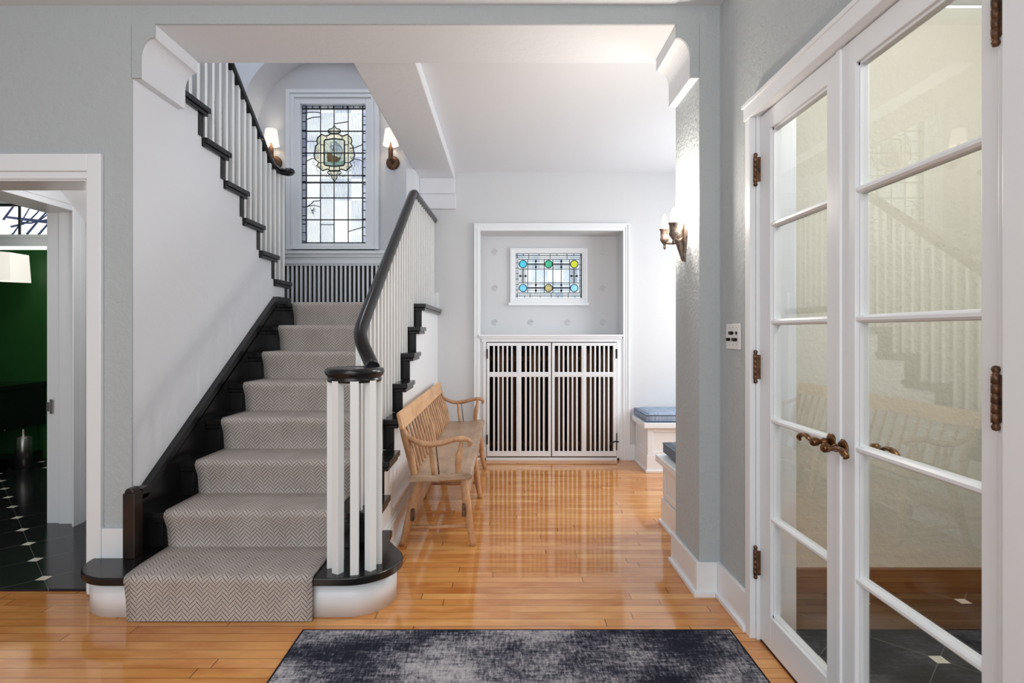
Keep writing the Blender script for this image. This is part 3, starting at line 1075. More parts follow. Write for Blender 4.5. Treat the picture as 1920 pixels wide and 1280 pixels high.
q.tube([(XU, 2.95, zr(2.95)), (XU, 4.1, zr(4.1))], 0.028, 12)
q.tube([(XU, 4.05, zr(4.05)), (XU, 4.2, zr(4.2)), (XU, 4.30, 2.462), (XU + 0.01, 4.38, 2.452), (XU + 0.05, 4.44, 2.452), (XU + 0.09, 4.43, 2.45), (XU + 0.10, 4.39, 2.45), (XU + 0.065, 4.37, 2.45)], [0.028, 0.028, 0.028, 0.027, 0.026, 0.024, 0.022, 0.020], 12, 5)
q.build('handrail', M['black'], ur)

# ------------------------------------------------------------------ stained-glass stair window
w1 = struct('window_1', (BCX, YR, WZ0), 'tall leaded window with a painted ship medallion')
q = MB()
YF = YR - 0.055
for (o, y) in ((0.135, YF), (0.118, YF - 0.012), (0.095, YF - 0.004), (0.075, YF + 0.008)):
    pass
frame_rect(q, WX0 - 0.125, WX1 + 0.125, WZ0 - 0.03, WZ1 + 0.125, 0.035, YF - 0.012, YR)
frame_rect(q, WX0 - 0.095, WX1 + 0.095, WZ0 - 0.03, WZ1 + 0.095, 0.022, YF + 0.003, YR)
frame_rect(q, WX0 - 0.078, WX1 + 0.078, WZ0 - 0.03, WZ1 + 0.078, 0.026, YF - 0.006, YR)
frame_rect(q, WX0 - 0.055, WX1 + 0.055, WZ0 - 0.03, WZ1 + 0.055, 0.058, YF + 0.015, YR + 0.01)
q.build('window_frame', M['trim'], w1, 0.003)
q = MB()
q.box(BX0 + 0.12, BX1 - 0.0, YR - 0.10, YR, 1.935, 1.965)
q.box(BX0 + 0.12, BX1 - 0.0, YR - 0.085, YR, 1.905, 1.935)
q.box(BX0 + 0.12, BX1 - 0.0, YR - 0.07, YR, 1.845, 1.905)
q.build('window_sill', M['trim'], w1, 0.003)
YG = YR + 0.02
MB().box(WX0, WX1, YG, YG + 0.004, WZ0, WZ1).build('pane', M['art'], w1)
q = MB()                                        # pale borders slightly in front
bw = 0.045
# lead came
c_ = MB()
YL = YG - 0.004
def cm(x0, z0, x1, z1, w=0.009, mbx=None, yy=None):
    (mbx or c_).bar((x0, (yy or YL), z0), (x1, (yy or YL), z1), w, 0.008, up=(0, 1, 0))
def px2(px, py, Y=YL): return ((px - 947) * Y / F, 1.21 - (py - 622) * Y / F)
def cmp_(p, w=0.009, mbx=None, yy=None):
    pts = [px2(*a) for a in p]
    for a, b in zip(pts, pts[1:]): cm(a[0], a[1], b[0], b[1], w, mbx, yy)
for x in (566, 574.5, 601, 626.5, 653, 680, 687): cmp_([(x, 197), (x, 463)], 0.007 if x in (601, 626.5, 653) else 0.010)
for yv in (198, 204, 246, 287, 329, 371, 412, 455, 462): cmp_([(566, yv), (687, yv)], 0.010)
for xx in (570, 683.5):
    for yv in range(212, 456, 16): cmp_([(xx - 4, yv + (xx > 600) * 6), (xx + 4, yv + (xx > 600) * 6)], 0.007)
for xx in (583, 596, 612, 622, 640, 648, 660, 672):
    cmp_([(xx, 455), (xx, 462)], 0.007); cmp_([(xx + 3, 198), (xx + 3, 204)], 0.007)
for p in ([(575, 224), (586, 220), (601, 219)], [(575, 211), (588, 210), (601, 211)], [(627, 232), (653, 228)], [(680, 271), (665, 277), (655, 278)], [(575, 302), (585, 297), (592, 297)], [(665, 298), (675, 300), (680, 303)],
          [(575, 388), (584, 382), (588, 377), (601, 376)], [(575, 387), (590, 385), (601, 388)], [(653, 434), (680, 426)], [(601, 421), (626, 421)], [(575, 265), (594, 265)]):
    cmp_(p, 0.006)
cmp_([(566, 341.5), (687, 341.5)], 0.016, yy=YG + 0.010)
c_.build('lead_came', M['came'], w1)
# painted medallion
md = MB()
mcx, mcz = px2(627, 287)
sc_ = YL / F
def outline(pts, n=5):
    return catmull([(a, 0, b) for a, b in pts + [pts[0]]], n)
# half outline of the cartouche in pixels relative to centre
half = [(0, -36), (7, -36), (12, -33), (17, -32), (24, -35), (31, -29), (33, -22), (31, -17), (35, -13), (36, -5), (38, 4), (36, 12), (29, 17), (33, 24), (27, 29), (22, 33), (13, 30), (8, 33), (0, 33)]
full = half + [(-a, b) for a, b in half[::-1]][1:-1]
poly = [(mcx + a * sc_, mcz - b * sc_) for a, b in full]
card = MB().prism(poly, 'y', YG - 0.0035, YG - 0.001)
card.prism([(mcx + a * sc_, mcz - b * sc_) for a, b in ((-11, -38), (-12, -42), (-9, -45), (-4, -46), (0, -52), (4, -46), (9, -45), (12, -42), (11, -38), (4, -37), (-4, -37))], 'y', YG - 0.0035, YG - 0.001)
card.prism([(mcx + a * sc_, mcz - b * sc_) for a, b in ((-12, 34), (12, 34), (13, 37), (10, 40), (4, 39), (5, 46), (0, 54), (-5, 46), (-4, 39), (-10, 40), (-13, 37))], 'y', YG - 0.0035, YG - 0.001)
o_med = card.build('medallion', M['art_cream'], w1)
lead = MB()
YM = YG - 0.006
def loop(pts, r=0.0035, closed=True):
    P = [(mcx + a * sc_, YM, mcz - b * sc_) for a, b in pts]
    if closed: P.append(P[0])
    lead.tube(P, r, 6)
loop(full, 0.006)
loop([(-11, -38), (-12, -42), (-9, -45), (-4, -46), (0, -52), (4, -46), (9, -45), (12, -42), (11, -38), (4, -37), (-4, -37)], 0.005)
loop([(-12, 34), (12, 34), (13, 37), (10, 40), (4, 39), (5, 46), (0, 54), (-5, 46), (-4, 39), (-10, 40), (-13, 37)], 0.0045)
ins = [(-19, -23), (-17, -25), (0, -27), (17, -25), (19, -23), (19, 21), (17, 23), (0, 25), (-17, 23), (-19, 21)]
loop(ins, 0.0065)
for a, b in (((-14, -25), (-15, -33)), ((14, -25), (15, -33)), ((-19, -15), (-27, -16)), ((19, -15), (27, -16)), ((-19, 18), (-29, 18)), ((19, 18), (29, 18)), ((-9, 24), (-10, 31)), ((9, 24), (10, 31))):
    loop([a, b], 0.004, False)
for sx in (-1, 1):
    for cx_, cz_ in ((29, -20), (31, -5), (32, 8), (27, 24), (24, 27), (9, -41), (8, 37)):
        loop([(sx * (cx_ + 2.2 * math.cos(t)), cz_ + 2.2 * math.sin(t)) for t in [i * 0.9 for i in range(6)]], 0.0022, False)
lead.build('lead_outline', M['came'], o_med)
pic = MB().prism([(mcx + a * sc_, mcz - b * sc_) for a, b in ins], 'y', YG - 0.0062, YG - 0.0036)
pic.build('painted_sky', M['art_sky'], o_med)
MB().prism([(mcx + a * sc_, mcz - b * sc_) for a, b in ((-18, 16), (-10, 18), (0, 16), (9, 15), (18, 14), (18, 21), (15, 23), (-15, 23), (-18, 21))], 'y', YG - 0.0085, YG - 0.0063).build('painted_sea', M['art_sea'], o_med)
MB().prism([(mcx + a * sc_, mcz - b * sc_) for a, b in ((-13, 17), (-14, 8), (-13, 0), (-9, -2), (-5, 1), (-2, 5), (4, 6), (8, 9), (13, 8), (10, 14), (5, 17))], 'y', YG - 0.0105, YG - 0.0086).build('painted_hull', M['art_hull'], o_med)
sail = MB()
for pts in ([(1, -21), (12, -14), (15, -4), (13, 5), (4, 5)], [(-7, -18), (-1, -13), (0, -3), (-5, -1)], [(1, -23), (5, -22), (4, -16)]):
    sail.prism([(mcx + a * sc_, mcz - b * sc_) for a, b in pts], 'y', YG - 0.0095, YG - 0.0064)
sail.build('painted_sail', M['art_border'], o_med)
rig = MB()
def rg(pts, r=0.0016): rig.tube([(mcx + a * sc_, YG - 0.0095, mcz - b * sc_) for a, b in pts], r, 5)
for p in ([(0, -25), (1, 7)], [(-7, -21), (-7, 3)], [(-16, -20), (-7, -10), (0, -3)], [(-17, -4), (-9, 1)], [(-12, -6), (-12, 1)], [(-7, -18), (-3, -20), (6, -19), (12, -14), (16, -4), (14, 4), (9, 9)],
          [(0, -16), (10, -13)], [(1, -21), (9, -14), (16, -6)], [(-7, -12), (-1, -15)], [(2, -10), (5, 4)], [(-6, 0), (0, -12)]): rg(p)
rig.build('painted_rigging', M['came'], o_med)
wr = MB()                                       # garland drawn round the foot of the medallion
random.seed(3)
for i in range(40):
    t = i / 39.0
    a = math.radians(150 + 240 * t)
    rx, rzv = 39 + random.uniform(-2, 3), 36 + random.uniform(-2, 4)
    gx, gz = rx * math.cos(a), -rzv * math.sin(a) + 8
    if gz < 14: continue
    r = random.uniform(1.2, 2.4)
    P = [(mcx + (gx + r * math.cos(b)) * sc_, YG - 0.002, mcz - (gz + r * math.sin(b)) * sc_) for b in (0, 1.3, 2.6, 3.9, 5.2)]
    wr.tube(P, 0.0014, 5)
for i in range(9):
    P = [(px2(587 + random.uniform(-6, 6), 397 + random.uniform(-9, 9))) for _ in range(3)]
    wr.tube([(a, YG - 0.002, b) for a, b in P], 0.0014, 5)
wr.build('painted_garland', M['came'], w1)
q = MB()
for x0, x1 in ((567.5, 573.5), (681, 686)):
    a, z0 = px2(x0, 462); b, z1 = px2(x1, 198)
    q.box(a, b, YG - 0.002, YG - 0.001, z0, z1)
q.build('border_glass', M['art_border'], w1)

# radiator grille under the stair window
gr = thing('radiator_grille', (-1.74, YR, 1.424), 'white vertical-slat radiator grille on the stair landing', 'grille')
MB().box(BX0 + 0.12, BX1, YR - 0.015, YR - 0.004, 1.424, 1.845).build('gap_shade_sheet', M['dark_cavity'], gr)  # dark sheet standing for the shade between the slats
q = frame_rect(MB(), BX0 + 0.12, BX1, 1.424, 1.848, 0.018, YR - 0.06, YR - 0.015)
q.build('grille_frame', M['trim'], gr)
x = -2.20
while x < BX1 - 0.03:
    MB().box(x - 0.009, x + 0.009, YR - 0.055, YR - 0.03, 1.44, 1.83).build('slat', M['trim'], gr)
    x += 0.0415

# shaded sconces by the window
def shade_sconce(x, label):
    t = thing('wall_sconce', (x, YR, 2.80), label, 'wall light', 'shaded sconces beside the stair window')
    MB().lathe([(0.064, 0), (0.064, 0.010), (0.050, 0.020), (0.018, 0.024)], (x, YR, 2.805), (0, -1, 0), 28).build('backplate', M['bronze'], t)
    MB().tube([(x, YR - 0.02, 2.805), (x - 0.004, YR - 0.075, 2.795), (x - 0.004, YR - 0.09, 2.83)], 0.011, 10, 4).lathe([(0.020, 0), (0.022, 0.02), (0.022, 0.12), (0.016, 0.13), (0.010, 0.165)], (x - 0.004, YR - 0.09, 2.80), seg=12).build('arm', M['bronze'], t)
    q = MB()
    N_ = 32
    c = (x - 0.004, YR - 0.09)
    vs = []
    for r, z in ((0.072, 2.945), (0.052, 3.09), (0.050, 3.09), (0.070, 2.947)):
        for i in range(N_): vs.append((c[0] + r * math.cos(2 * math.pi * i / N_), c[1] + r * math.sin(2 * math.pi * i / N_), z))
    fs = []
    for l in range(3):
        for i in range(N_): fs.append((l * N_ + i, l * N_ + (i + 1) % N_, (l + 1) * N_ + (i + 1) % N_, (l + 1) * N_ + i))
    q.add(vs, fs, True)
    q.build('lamp_shade', M['shade'], t)
    MB().lathe([(0.008, 0), (0.018, 0.02), (0.022, 0.045), (0.012, 0.08), (0.0, 0.09)], (c[0], c[1], 2.965), seg=12).build('bulb', M['shade'], t)
    light('sconce_bulb_light', 'POINT', (c[0], c[1], 3.02), 1.7, (1.0, 0.82, 0.62), 0.03)
    return t


shade_sconce(-1.059, 'bronze sconce with a white shade to the right of the tall stair window')
shade_sconce(-2.17, 'bronze sconce with a white shade half hidden behind the upper handrail')

# ------------------------------------------------------------------ niche: casing, small window, radiator cover
q = MB()
q.box(-0.292, NX0 + 0.004, YR - 0.022, YR, 0, 2.231)
q.box(NX1 - 0.004, 1.175, YR - 0.022, YR, 0, 2.231)
q.box(NX0, NX1, YR - 0.022, YR, NZ1, 2.231)
frame_rect(q, -0.292, 1.175, 0, 2.231, 0.016, YR - 0.032, YR - 0.02, False)
frame_rect(q, -0.262, 1.145, 0, 2.200, 0.008, YR - 0.028, YR - 0.02, False)
st(q, 'trim_9', M['trim'], 'white moulded casing around the niche', 0.002)

w2 = struct('window_2', (0.436, NY, SZ0), 'small leaded window with six coloured roundels in the niche')
q = MB()
frame_rect(q, SX0 - 0.052, SX1 + 0.052, SZ0 - 0.045, SZ1 + 0.048, 0.022, NY - 0.024, NY)
frame_rect(q, SX0 - 0.032, SX1 + 0.032, SZ0 - 0.028, SZ1 + 0.030, 0.018, NY - 0.016, NY)
frame_rect(q, SX0 - 0.016, SX1 + 0.016, SZ0 - 0.016, SZ1 + 0.016, 0.018, NY - 0.006, NY + 0.01)
q.build('window_frame', M['trim'], w2, 0.002)
MB().box(SX0 - 0.07, SX1 + 0.065, NY - 0.04, NY, SZ0 - 0.075, SZ0 - 0.045).build('window_sill', M['trim'], w2, 0.003)
Y2 = NY + 0.02
MB().box(SX0, SX1, Y2, Y2 + 0.004, SZ0, SZ1).build('pane', M['art_small'], w2)
def sp(cx, cy):                    # crop pixel of the small window -> world
    return SX0 + (cx - 245) / (1358 - 245) * (SX1 - SX0), SZ1 - (cy - 258) / (952 - 258) * (SZ1 - SZ0)
c2 = MB()
def sb(x0, y0, x1, y1, w=0.006):
    a, b = sp(x0, y0), sp(x1, y1)
    c2.bar((a[0], Y2 - 0.004, a[1]), (b[0], Y2 - 0.004, b[1]), w, 0.008, up=(0, 1, 0))
for x in (250, 275, 1340, 1355): sb(x, 258, x, 952, 0.007)
for x in (297, 1318): sb(x, 330, x, 880, 0.005)
for y in (260, 293, 323, 890, 918, 950): sb(245, y, 1358, y, 0.008 if y in (293, 918) else 0.005)
for y in (350, 500, 715, 870): sb(297, y, 1318, y, 0.007)
for x in (450, 587, 728, 873, 1013, 1155): sb(x, 350, x, 870, 0.007)
for xa, xb in ((450, 728), (873, 1155)):
    for y in (380, 445, 470, 745, 808, 835): sb(xa, y, xb, y, 0.004)
    for y in (424, 790): sb(xa, y, xb, y, 0.013)
for x in (370, 1228):
    sb(x, 500, x, 715, 0.013)
    for d in (-46, -26, 26, 46): sb(x + d, 500, x + d, 715, 0.004)
    sb(x - 70, 608, x + 70, 608, 0.004)
for i, x in enumerate((380, 470, 640, 825, 940, 1110, 1225)):
    sb(x, 260, x, 350 if i % 2 else 293, 0.005); sb(x + 20, 870 if i % 2 else 918, x + 20, 950, 0.005)
for i in range(6):
    y = 400 + i * 85
    sb(250, y, 297, y, 0.005); sb(1318, y + 30, 1355, y + 30, 0.005)
for x, y in ((587, 380), (587, 470), (1013, 380), (1013, 470), (587, 747), (587, 835), (1013, 747), (1013, 835), (325, 608), (415, 608), (1183, 608), (1272, 608)):
    a = sp(x, y)
    r = 0.014
    c2.prism([(a[0] - r, a[1]), (a[0], a[1] - r), (a[0] + r, a[1]), (a[0], a[1] + r)], 'y', Y2 - 0.008, Y2 - 0.001)
for x, y in ((372, 424), (802, 424), (1232, 424), (372, 795), (800, 795), (1230, 795)):
    a = sp(x, y)
    P = [(a[0] + 0.038 * math.cos(t * math.pi / 12), Y2 - 0.006, a[1] + 0.038 * math.sin(t * math.pi / 12)) for t in range(25)]
    c2.tube(P, 0.0042, 6)
c2.build('lead_came', M['came'], w2)
for (x, y, nm) in ((372, 424, 'teal'), (802, 424, 'emerald'), (1232, 424, 'yellow'), (372, 795, 'sky'), (800, 795, 'amber'), (1230, 795, 'ice')):
    a = sp(x, y)
    MB().lathe([(0.036, 0), (0.036, 0.002), (0.018, 0.005), (0.004, 0.007)], (a[0], Y2 - 0.001, a[1]), (0, -1, 0), 24).build('roundel', M['roundel_' + nm], w2)

rc = thing('radiator_cover', (0.44, YR, 0), 'white slatted two-door radiator cover filling the niche', 'radiator cover')
q = MB()
q.box(-0.247, 1.112, YR - 0.055, NY - 0.002, 1.165, 1.185)
q.box(-0.236, 1.10, YR - 0.043, NY - 0.002, 1.145, 1.165)
q.box(-0.222, 1.088, YR - 0.03, YR + 0.05, 1.115, 1.145)
q.build('top_shelf', M['trim'], rc, 0.003)
px_ = lambda p: (p - 947) * YR / F
q = MB()
q.box(px_(906), px_(912), YR - 0.03, YR + 0.03, 0.0, 1.115)
q.box(px_(1155.5), px_(1160), YR - 0.03, YR + 0.03, 0.0, 1.115)
q.box(px_(1160), NX1, YR - 0.005, YR + 0.02, 0.0, 1.145)
q.box(NX0, px_(906), YR - 0.005, YR + 0.02, 0.0, 1.145)
q.box(px_(906), px_(1160), YR - 0.03, YR + 0.03, 0.0, 0.028)
q.build('face_frame', M['trim'], rc, 0.002)
for (d0, d1, pans) in ((913, 1032.5, ((918, 968), (977.5, 1027.5))), (1034.5, 1155, ((1039.5, 1089.5), (1098.5, 1148.5)))):
    q = MB()
    X0, X1 = px_(d0), px_(d1)
    zt, zb = 1.108, 0.042
    y0, y1 = YR - 0.035, YR - 0.010
    a0, a1, b0, b1 = px_(pans[0][0]), px_(pans[0][1]), px_(pans[1][0]), px_(pans[1][1])
    q.box(X0, a0, y0, y1, zb, zt); q.box(b1, X1, y0, y1, zb, zt); q.box(a1, b0, y0, y1, zb, zt)
    for c0, c1 in ((a0, a1), (b0, b1)):
        q.box(c0, c1, y0, y1, 1.079, zt); q.box(c0, c1, y0, y1, zb, 0.088); q.box(c0, c1, y0, y1, 0.787, 0.832)
    dr = q.build('door', M['trim'], rc, 0.0015)
    for c0, c1 in ((a0, a1), (b0, b1)):
        for i in range(1, 6):
            x = c0 + (c1 - c0) * i / 6
            MB().box(x - 0.0075, x + 0.0075, y0 + 0.004, y1 - 0.002, 0.08, 1.085).build('slat', M['trim'], dr)
    q = MB()                                   # fretwork key ornament
    xm = (a1 + b0) / 2
    q.box(xm - 0.013, xm + 0.013, y0 - 0.0015, y0, 0.095, 1.075)
    q.box(a0, b1, y0 - 0.0016, y0 - 0.0001, 0.797, 0.822)
    z = 0.11
    i = 0
    while z < 1.07:
        if not 0.775 < z < 0.845:
            sgn = 1 if i % 2 else -1
            q.box(xm + sgn * 0.002, xm + sgn * 0.011, y0 - 0.005, y0, z - 0.010, z + 0.002)
            q.box(xm - 0.004, xm + 0.004, y0 - 0.005, y0, z, z + 0.011)
        z += 0.0205; i += 1
    for c0, c1 in ((a0, a1), (b0, b1)):
        for i in range(6):
            x = c0 + (c1 - c0) * (i + 0.5) / 6
            q.box(x - 0.012, x - 0.003, y0 - 0.005, y0, 0.800, 0.812)
            q.box(x - 0.004, x + 0.010, y0 - 0.005, y0, 0.808, 0.818)
    q.build('key_fretwork', M['trim'], dr)
    hx = X0 + 0.002 if d0 < 1000 else X1 - 0.002
    for hz in (1.005, 0.2):
        if d0 > 1000 and hz < 0.5: continue
        MB().box(hx - 0.007, hx + 0.007, y0 - 0.006, y0, hz - 0.045, hz + 0.045).build('hinge', M['iron'], dr)
q = MB()
lx = px_(1152)
q.box(lx + 0.010, lx + 0.018, YR - 0.045, YR - 0.036, 0.10, 0.26)
q.tube([(lx + 0.03, YR - 0.05, 0.18), (lx, YR - 0.055, 0.185), (lx - 0.04, YR - 0.06, 0.17), (lx - 0.055, YR - 0.06, 0.135)], 0.006, 8, 4)
q.build('latch', M['iron'], rc)
MB().box(NX0 + 0.002, NX1 - 0.002, NY - 0.008, NY - 0.002, 0, 1.14).build('cavity_shade_sheet', M['dark_cavity'], rc)  # shade inside the niche, painted as a dark sheet at its back
rd = thing('radiator', (0.44, 5.53, 0), 'brown column radiator behind the white slatted doors', 'radiator')
for i in range(21):
    x = NX0 + 0.075 + i * 0.060
    q = MB()
    q.tube([(x, 5.47, 0.0), (x, 5.47, 0.10), (x, 5.47, 0.98), (x, 5.50, 1.03), (x, 5.58, 1.03), (x, 5.61, 0.98), (x, 5.61, 0.0)], 0.017, 10)
    q.tube([(x, 5.54, 0.1), (x, 5.54, 1.02)], 0.015, 8)
    q.tube([(x - 0.030, 5.54, 0.12), (x + 0.030, 5.54, 0.12)], 0.024, 10)
    q.tube([(x - 0.030, 5.54, 0.95), (x + 0.030, 5.54, 0.95)], 0.024, 10)
    q.build('radiator_section', M['radiator'], rd)

# ------------------------------------------------------------------ window seats and cushions
def seat_panels(mb, x, y0, y1, z0, z1, side):
    """raised frame with recessed panel on a face x=const"""
    t = 0.008
    for a, b in ((y0, y0 + 0.05), (y1 - 0.05, y1)): mb.box(x, x + side * t, a, b, z0, z1)
    mb.box(x, x + side * t, y0 + 0.05, y1 - 0.05, z1 - 0.05, z1)
    mb.box(x, x + side * t, y0 + 0.05, y1 - 0.05, z0, z0 + 0.04)


ws = thing('window_seat', (1.7, 5.1, 0), 'white panelled window seat against the rear wall', 'window seat')
q = MB()
q.box(1.235, 2.4, 4.91, YR, 0, 0.385)
seat_panels(q, 1.235, 4.91, YR - 0.01, 0.15, 0.385, -1)
for a, b in ((1.227, 1.275), (1.80, 1.86)): q.box(a, b, 4.90, 4.91, 0.15, 0.385)
q.box(1.275, 1.80, 4.90, 4.91, 0.345, 0.385); q.box(1.275, 1.80, 4.90, 4.91, 0.15, 0.18)
q.box(1.220, 2.4, 4.893, YR, 0, 0.15)
q.box(1.208, 2.4, 4.882, YR, 0, 0.022)
q.build('seat_base', M['trim'], ws, 0.003)
MB().box(1.19, 2.4, 4.865, YR - 0.001, 0.385, 0.428).build('seat_top', M['trim'], ws, 0.004)
ns = thing('window_seat', (1.5, 3.3, 0), 'white panelled window seat just behind the grey pier', 'window seat')
q = MB()
q.box(1.005, 2.4, YB - 0.02, 3.60, 0, 0.385)
seat_panels(q, 1.005, YB - 0.01, 3.60, 0.17, 0.385, -1)
q.box(0.990, 2.4, YB - 0.02, 3.612, 0, 0.165)
q.box(0.976, 2.4, YB - 0.02, 3.625, 0, 0.022)
q.build('seat_base', M['trim'], ns, 0.003)
MB().box(0.962, 2.4, YB - 0.019, 3.645, 0.385, 0.428).build('seat_top', M['trim'], ns, 0.004)


def cushion(x0, x1, y0, y1, z0, z1, m, pm, label):
    nx, ny = 22, 12
    vs, fs = [], []
    r = 0.035
    for s in (1, 0):
        for j in range(ny + 1):
            for i in range(nx + 1):
                u, v = i / nx, j / ny
                ex = min(u, 1 - u) * (x1 - x0); ey = min(v, 1 - v) * (y1 - y0)
                e = min(ex, ey)
                k = 1 - max(0.0, 1 - e / r) ** 2
                puff = 0.010 * (1 - (2 * u - 1) ** 4) * (1 - (2 * v - 1) ** 4)
                zz = (z1 + z0) / 2 + (1 if s else -1) * ((z1 - z0) / 2 * (0.62 + 0.38 * k) + (puff if s else 0))
                inset = 0.0
                vs.append((x0 + u * (x1 - x0), y0 + v * (y1 - y0), zz))
    w_ = nx + 1
    n1 = (nx + 1) * (ny + 1)
    for j in range(ny):
        for i in range(nx):
            a = j * w_ + i
            fs.append((a, a + 1, a + 1 + w_, a + w_))
            fs.append((n1 + a, n1 + a + w_, n1 + a + 1 + w_, n1 + a + 1))
    for i in range(nx):
        fs.append((i, n1 + i, n1 + i + 1, i + 1))
        a = ny * w_ + i
        fs.append((a, a + 1, n1 + a + 1, n1 + a))
    for j in range(ny):
        a = j * w_
        fs.append((a, a + w_, n1 + a + w_, n1 + a))
        a = j * w_ + nx
        fs.append((a, n1 + a, n1 + a + w_, a + w_))
    q = MB().add(vs, fs, True)
    o = q.build('seat_cushion', m, None)
    tag(o, label, 'cushion')
    zt = (z0 + z1) / 2 + (z1 - z0) / 2 * 0.62
    p = MB()
    c = [(x0, y0), (x1, y0), (x1, y1), (x0, y1), (x0, y0)]
    for a, b in zip(c, c[1:]): p.tube([(a[0], a[1], zt), (b[0], b[1], zt)], 0.005, 8)
    p.build('piping', pm, o)
    return o


cushion(1.215, 2.38, 4.90, 5.36, 0.429, 0.505, M['cushion_stripe'], M['cushion_grey'], 'blue and white striped cushion on the rear window seat')
cushion(1.005, 2.38, 3.0, 3.62, 0.429, 0.520, M['cushion_grey'], M['cushion_grey'], 'grey-blue cushion on the window seat behind the pier')

# ------------------------------------------------------------------ spindle-back bench
bc = thing('spindle_bench', (-0.37, 4.1, 0), 'long honey-wood spindle-back bench with scrolled arms against the stair side', 'bench')
SZ = 0.413
sx0, sx1, sy0, sy1 = -0.532, -0.182, 3.14, 5.07
ymid = (sy0 + sy1) / 2
tilt = lambda x: (x - sx0) / (sx1 - sx0) * 0.020
pr = [(sx0, SZ - 0.036), (sx0, SZ + 0.003), (sx0 + 0.05, SZ + 0.003), (sx0 + 0.13, SZ - 0.006), (sx1 - 0.12, SZ - 0.006), (sx1 - 0.05, SZ + 0.002), (sx1 - 0.012, SZ - 0.002), (sx1, SZ - 0.012), (sx1, SZ - 0.028), (sx1 - 0.012, SZ - 0.038)]
MB().prism([(x, z + tilt(x)) for x, z in pr], 'y', sy0, sy1).build('seat', M['bench_seat'], bc, 0.006, 3)
bxt = lambda z: -0.508 - (z - SZ) * 0.235         # lean of the back
for y in (sy0 + 0.035, ymid, sy1 - 0.035):
    mid = abs(y - ymid) < 0.01
    e = 0 if mid else (-0.015 if y < 4 else 0.015)
    MB().tube([(bxt(SZ - 0.01), y, SZ - 0.01), (bxt(0.5), y, 0.52), (bxt(0.62), y + e * 0.6, 0.62), (bxt(0.735), y + e, 0.735)], [0.018, 0.024, 0.020, 0.015] if not mid else [0.015, 0.018, 0.015, 0.011], 12, 4).build('back_post', M['bench'], bc)
prc = [(bxt(0.675) - 0.010, 0.672), (bxt(0.675) + 0.013, 0.672), (bxt(0.735) + 0.013, 0.735), (bxt(0.755) + 0.009, 0.763), (bxt(0.76) - 0.002, 0.768), (bxt(0.755) - 0.010, 0.757)]
MB().prism(prc, 'y', sy0 - 0.015, sy1 + 0.01).build('crest_rail', M['bench_crest'], bc, 0.005, 3)
for ya, yb, n in ((sy0 + 0.035, ymid, 8), (ymid, sy1 - 0.035, 8)):
    for i in range(1, n + 1):
        y = ya + (yb - ya) * i / (n + 1)
        MB().tube([(bxt(SZ - 0.005) + 0.010, y, SZ - 0.008), (bxt(0.53) + 0.006, y, 0.53), (bxt(0.68), y, 0.682)], [0.0085, 0.0115, 0.008], 10, 4).build('spindle', M['bench'], bc)
for y, s in ((sy0 + 0.035, -1), (sy1 - 0.035, 1)):
    MB().tube([(bxt(0.66) + 0.006, y, 0.662), (-0.535, y + s * 0.004, 0.622), (-0.46, y + s * 0.010, 0.588), (-0.37, y + s * 0.012, 0.590), (-0.285, y + s * 0.010, 0.612), (-0.228, y + s * 0.008, 0.616), (-0.196, y + s * 0.006, 0.602), (-0.196, y + s * 0.006, 0.584), (-0.209, y + s * 0.006, 0.580)],
              [0.013, 0.018, 0.022, 0.022, 0.021, 0.020, 0.017, 0.014, 0.009], 14, 6, flat=0.75).build('armrest', M['bench'], bc)
    MB().tube([(-0.262, y, SZ), (-0.262, y, SZ + 0.055), (-0.256, y, SZ + 0.11), (-0.248, y, SZ + 0.15), (-0.243, y, 0.606)], [0.012, 0.019, 0.020, 0.013, 0.010], 12, 4).build('arm_support', M['bench'], bc)
    MB().tube([(-0.400, y, SZ), (-0.408, y, SZ + 0.08), (-0.418, y, 0.586)], [0.010, 0.013, 0.009], 10, 3).build('arm_support', M['bench'], bc)
    MB().tube([(-0.368, y, SZ), (-0.386, y, 0.586)], 0.0035, 8).build('iron_rod', M['bronze'], bc)
for y, s in ((sy0 + 0.105, -0.025), (ymid + 0.03, 0.01), (sy1 - 0.10, 0.06)):
    MB().tube([(-0.240, y, SZ - 0.02), (-0.222, y + s * 0.4, 0.27), (-0.198, y + s * 0.8, 0.10), (-0.180, y + s, 0.0)], [0.019, 0.025, 0.021, 0.015], 12, 4).build('leg', M['bench'], bc)
    MB().tube([(-0.478, y, SZ - 0.03), (-0.515, y + s * 0.4, 0.27), (-0.556, y + s * 0.8, 0.10), (-0.585, y + s, 0.0)], [0.019, 0.026, 0.022, 0.015], 12, 4).build('leg', M['bench'], bc)
    MB().tube([(-0.195, y + s * 0.8, 0.112), (-0.38, y + s * 0.8, 0.105), (-0.56, y + s * 0.8, 0.105)], [0.008, 0.012, 0.009], 10).build('stretcher', M['bench'], bc)
for x, za, zb in ((-0.232, 0.185, 0.290), (-0.520, 0.160, 0.240)):
    MB().box(x - 0.009, x + 0.009, sy0 + 0.09, sy1 - 0.06, za, zb).build('long_stretcher', M['bench_seat'], bc, 0.003)
    for y in (sy0 + 0.075, sy1 - 0.045): MB().box(x - 0.010, x + 0.010, y - 0.03, y + 0.02, za - 0.012, za + 0.055).build('peg', M['bronze'], bc, 0.004)

# ------------------------------------------------------------------ rug
MB_r = MB().box(-0.812, 0.905, 1.05, 2.296, 0.0, 0.007)
rg_ = MB_r.build('area_rug', M['rug'])
tag(rg_, 'distressed charcoal and silver rug on the wood floor in front of the stair', 'rug')
MB().box(-0.818, -0.812, 1.045, 2.301, 0, 0.008).box(0.905, 0.911, 1.045, 2.301, 0, 0.008).box(-0.812, 0.905, 2.296, 2.301, 0, 0.008).build('bound_edge', M['edging'], rg_)

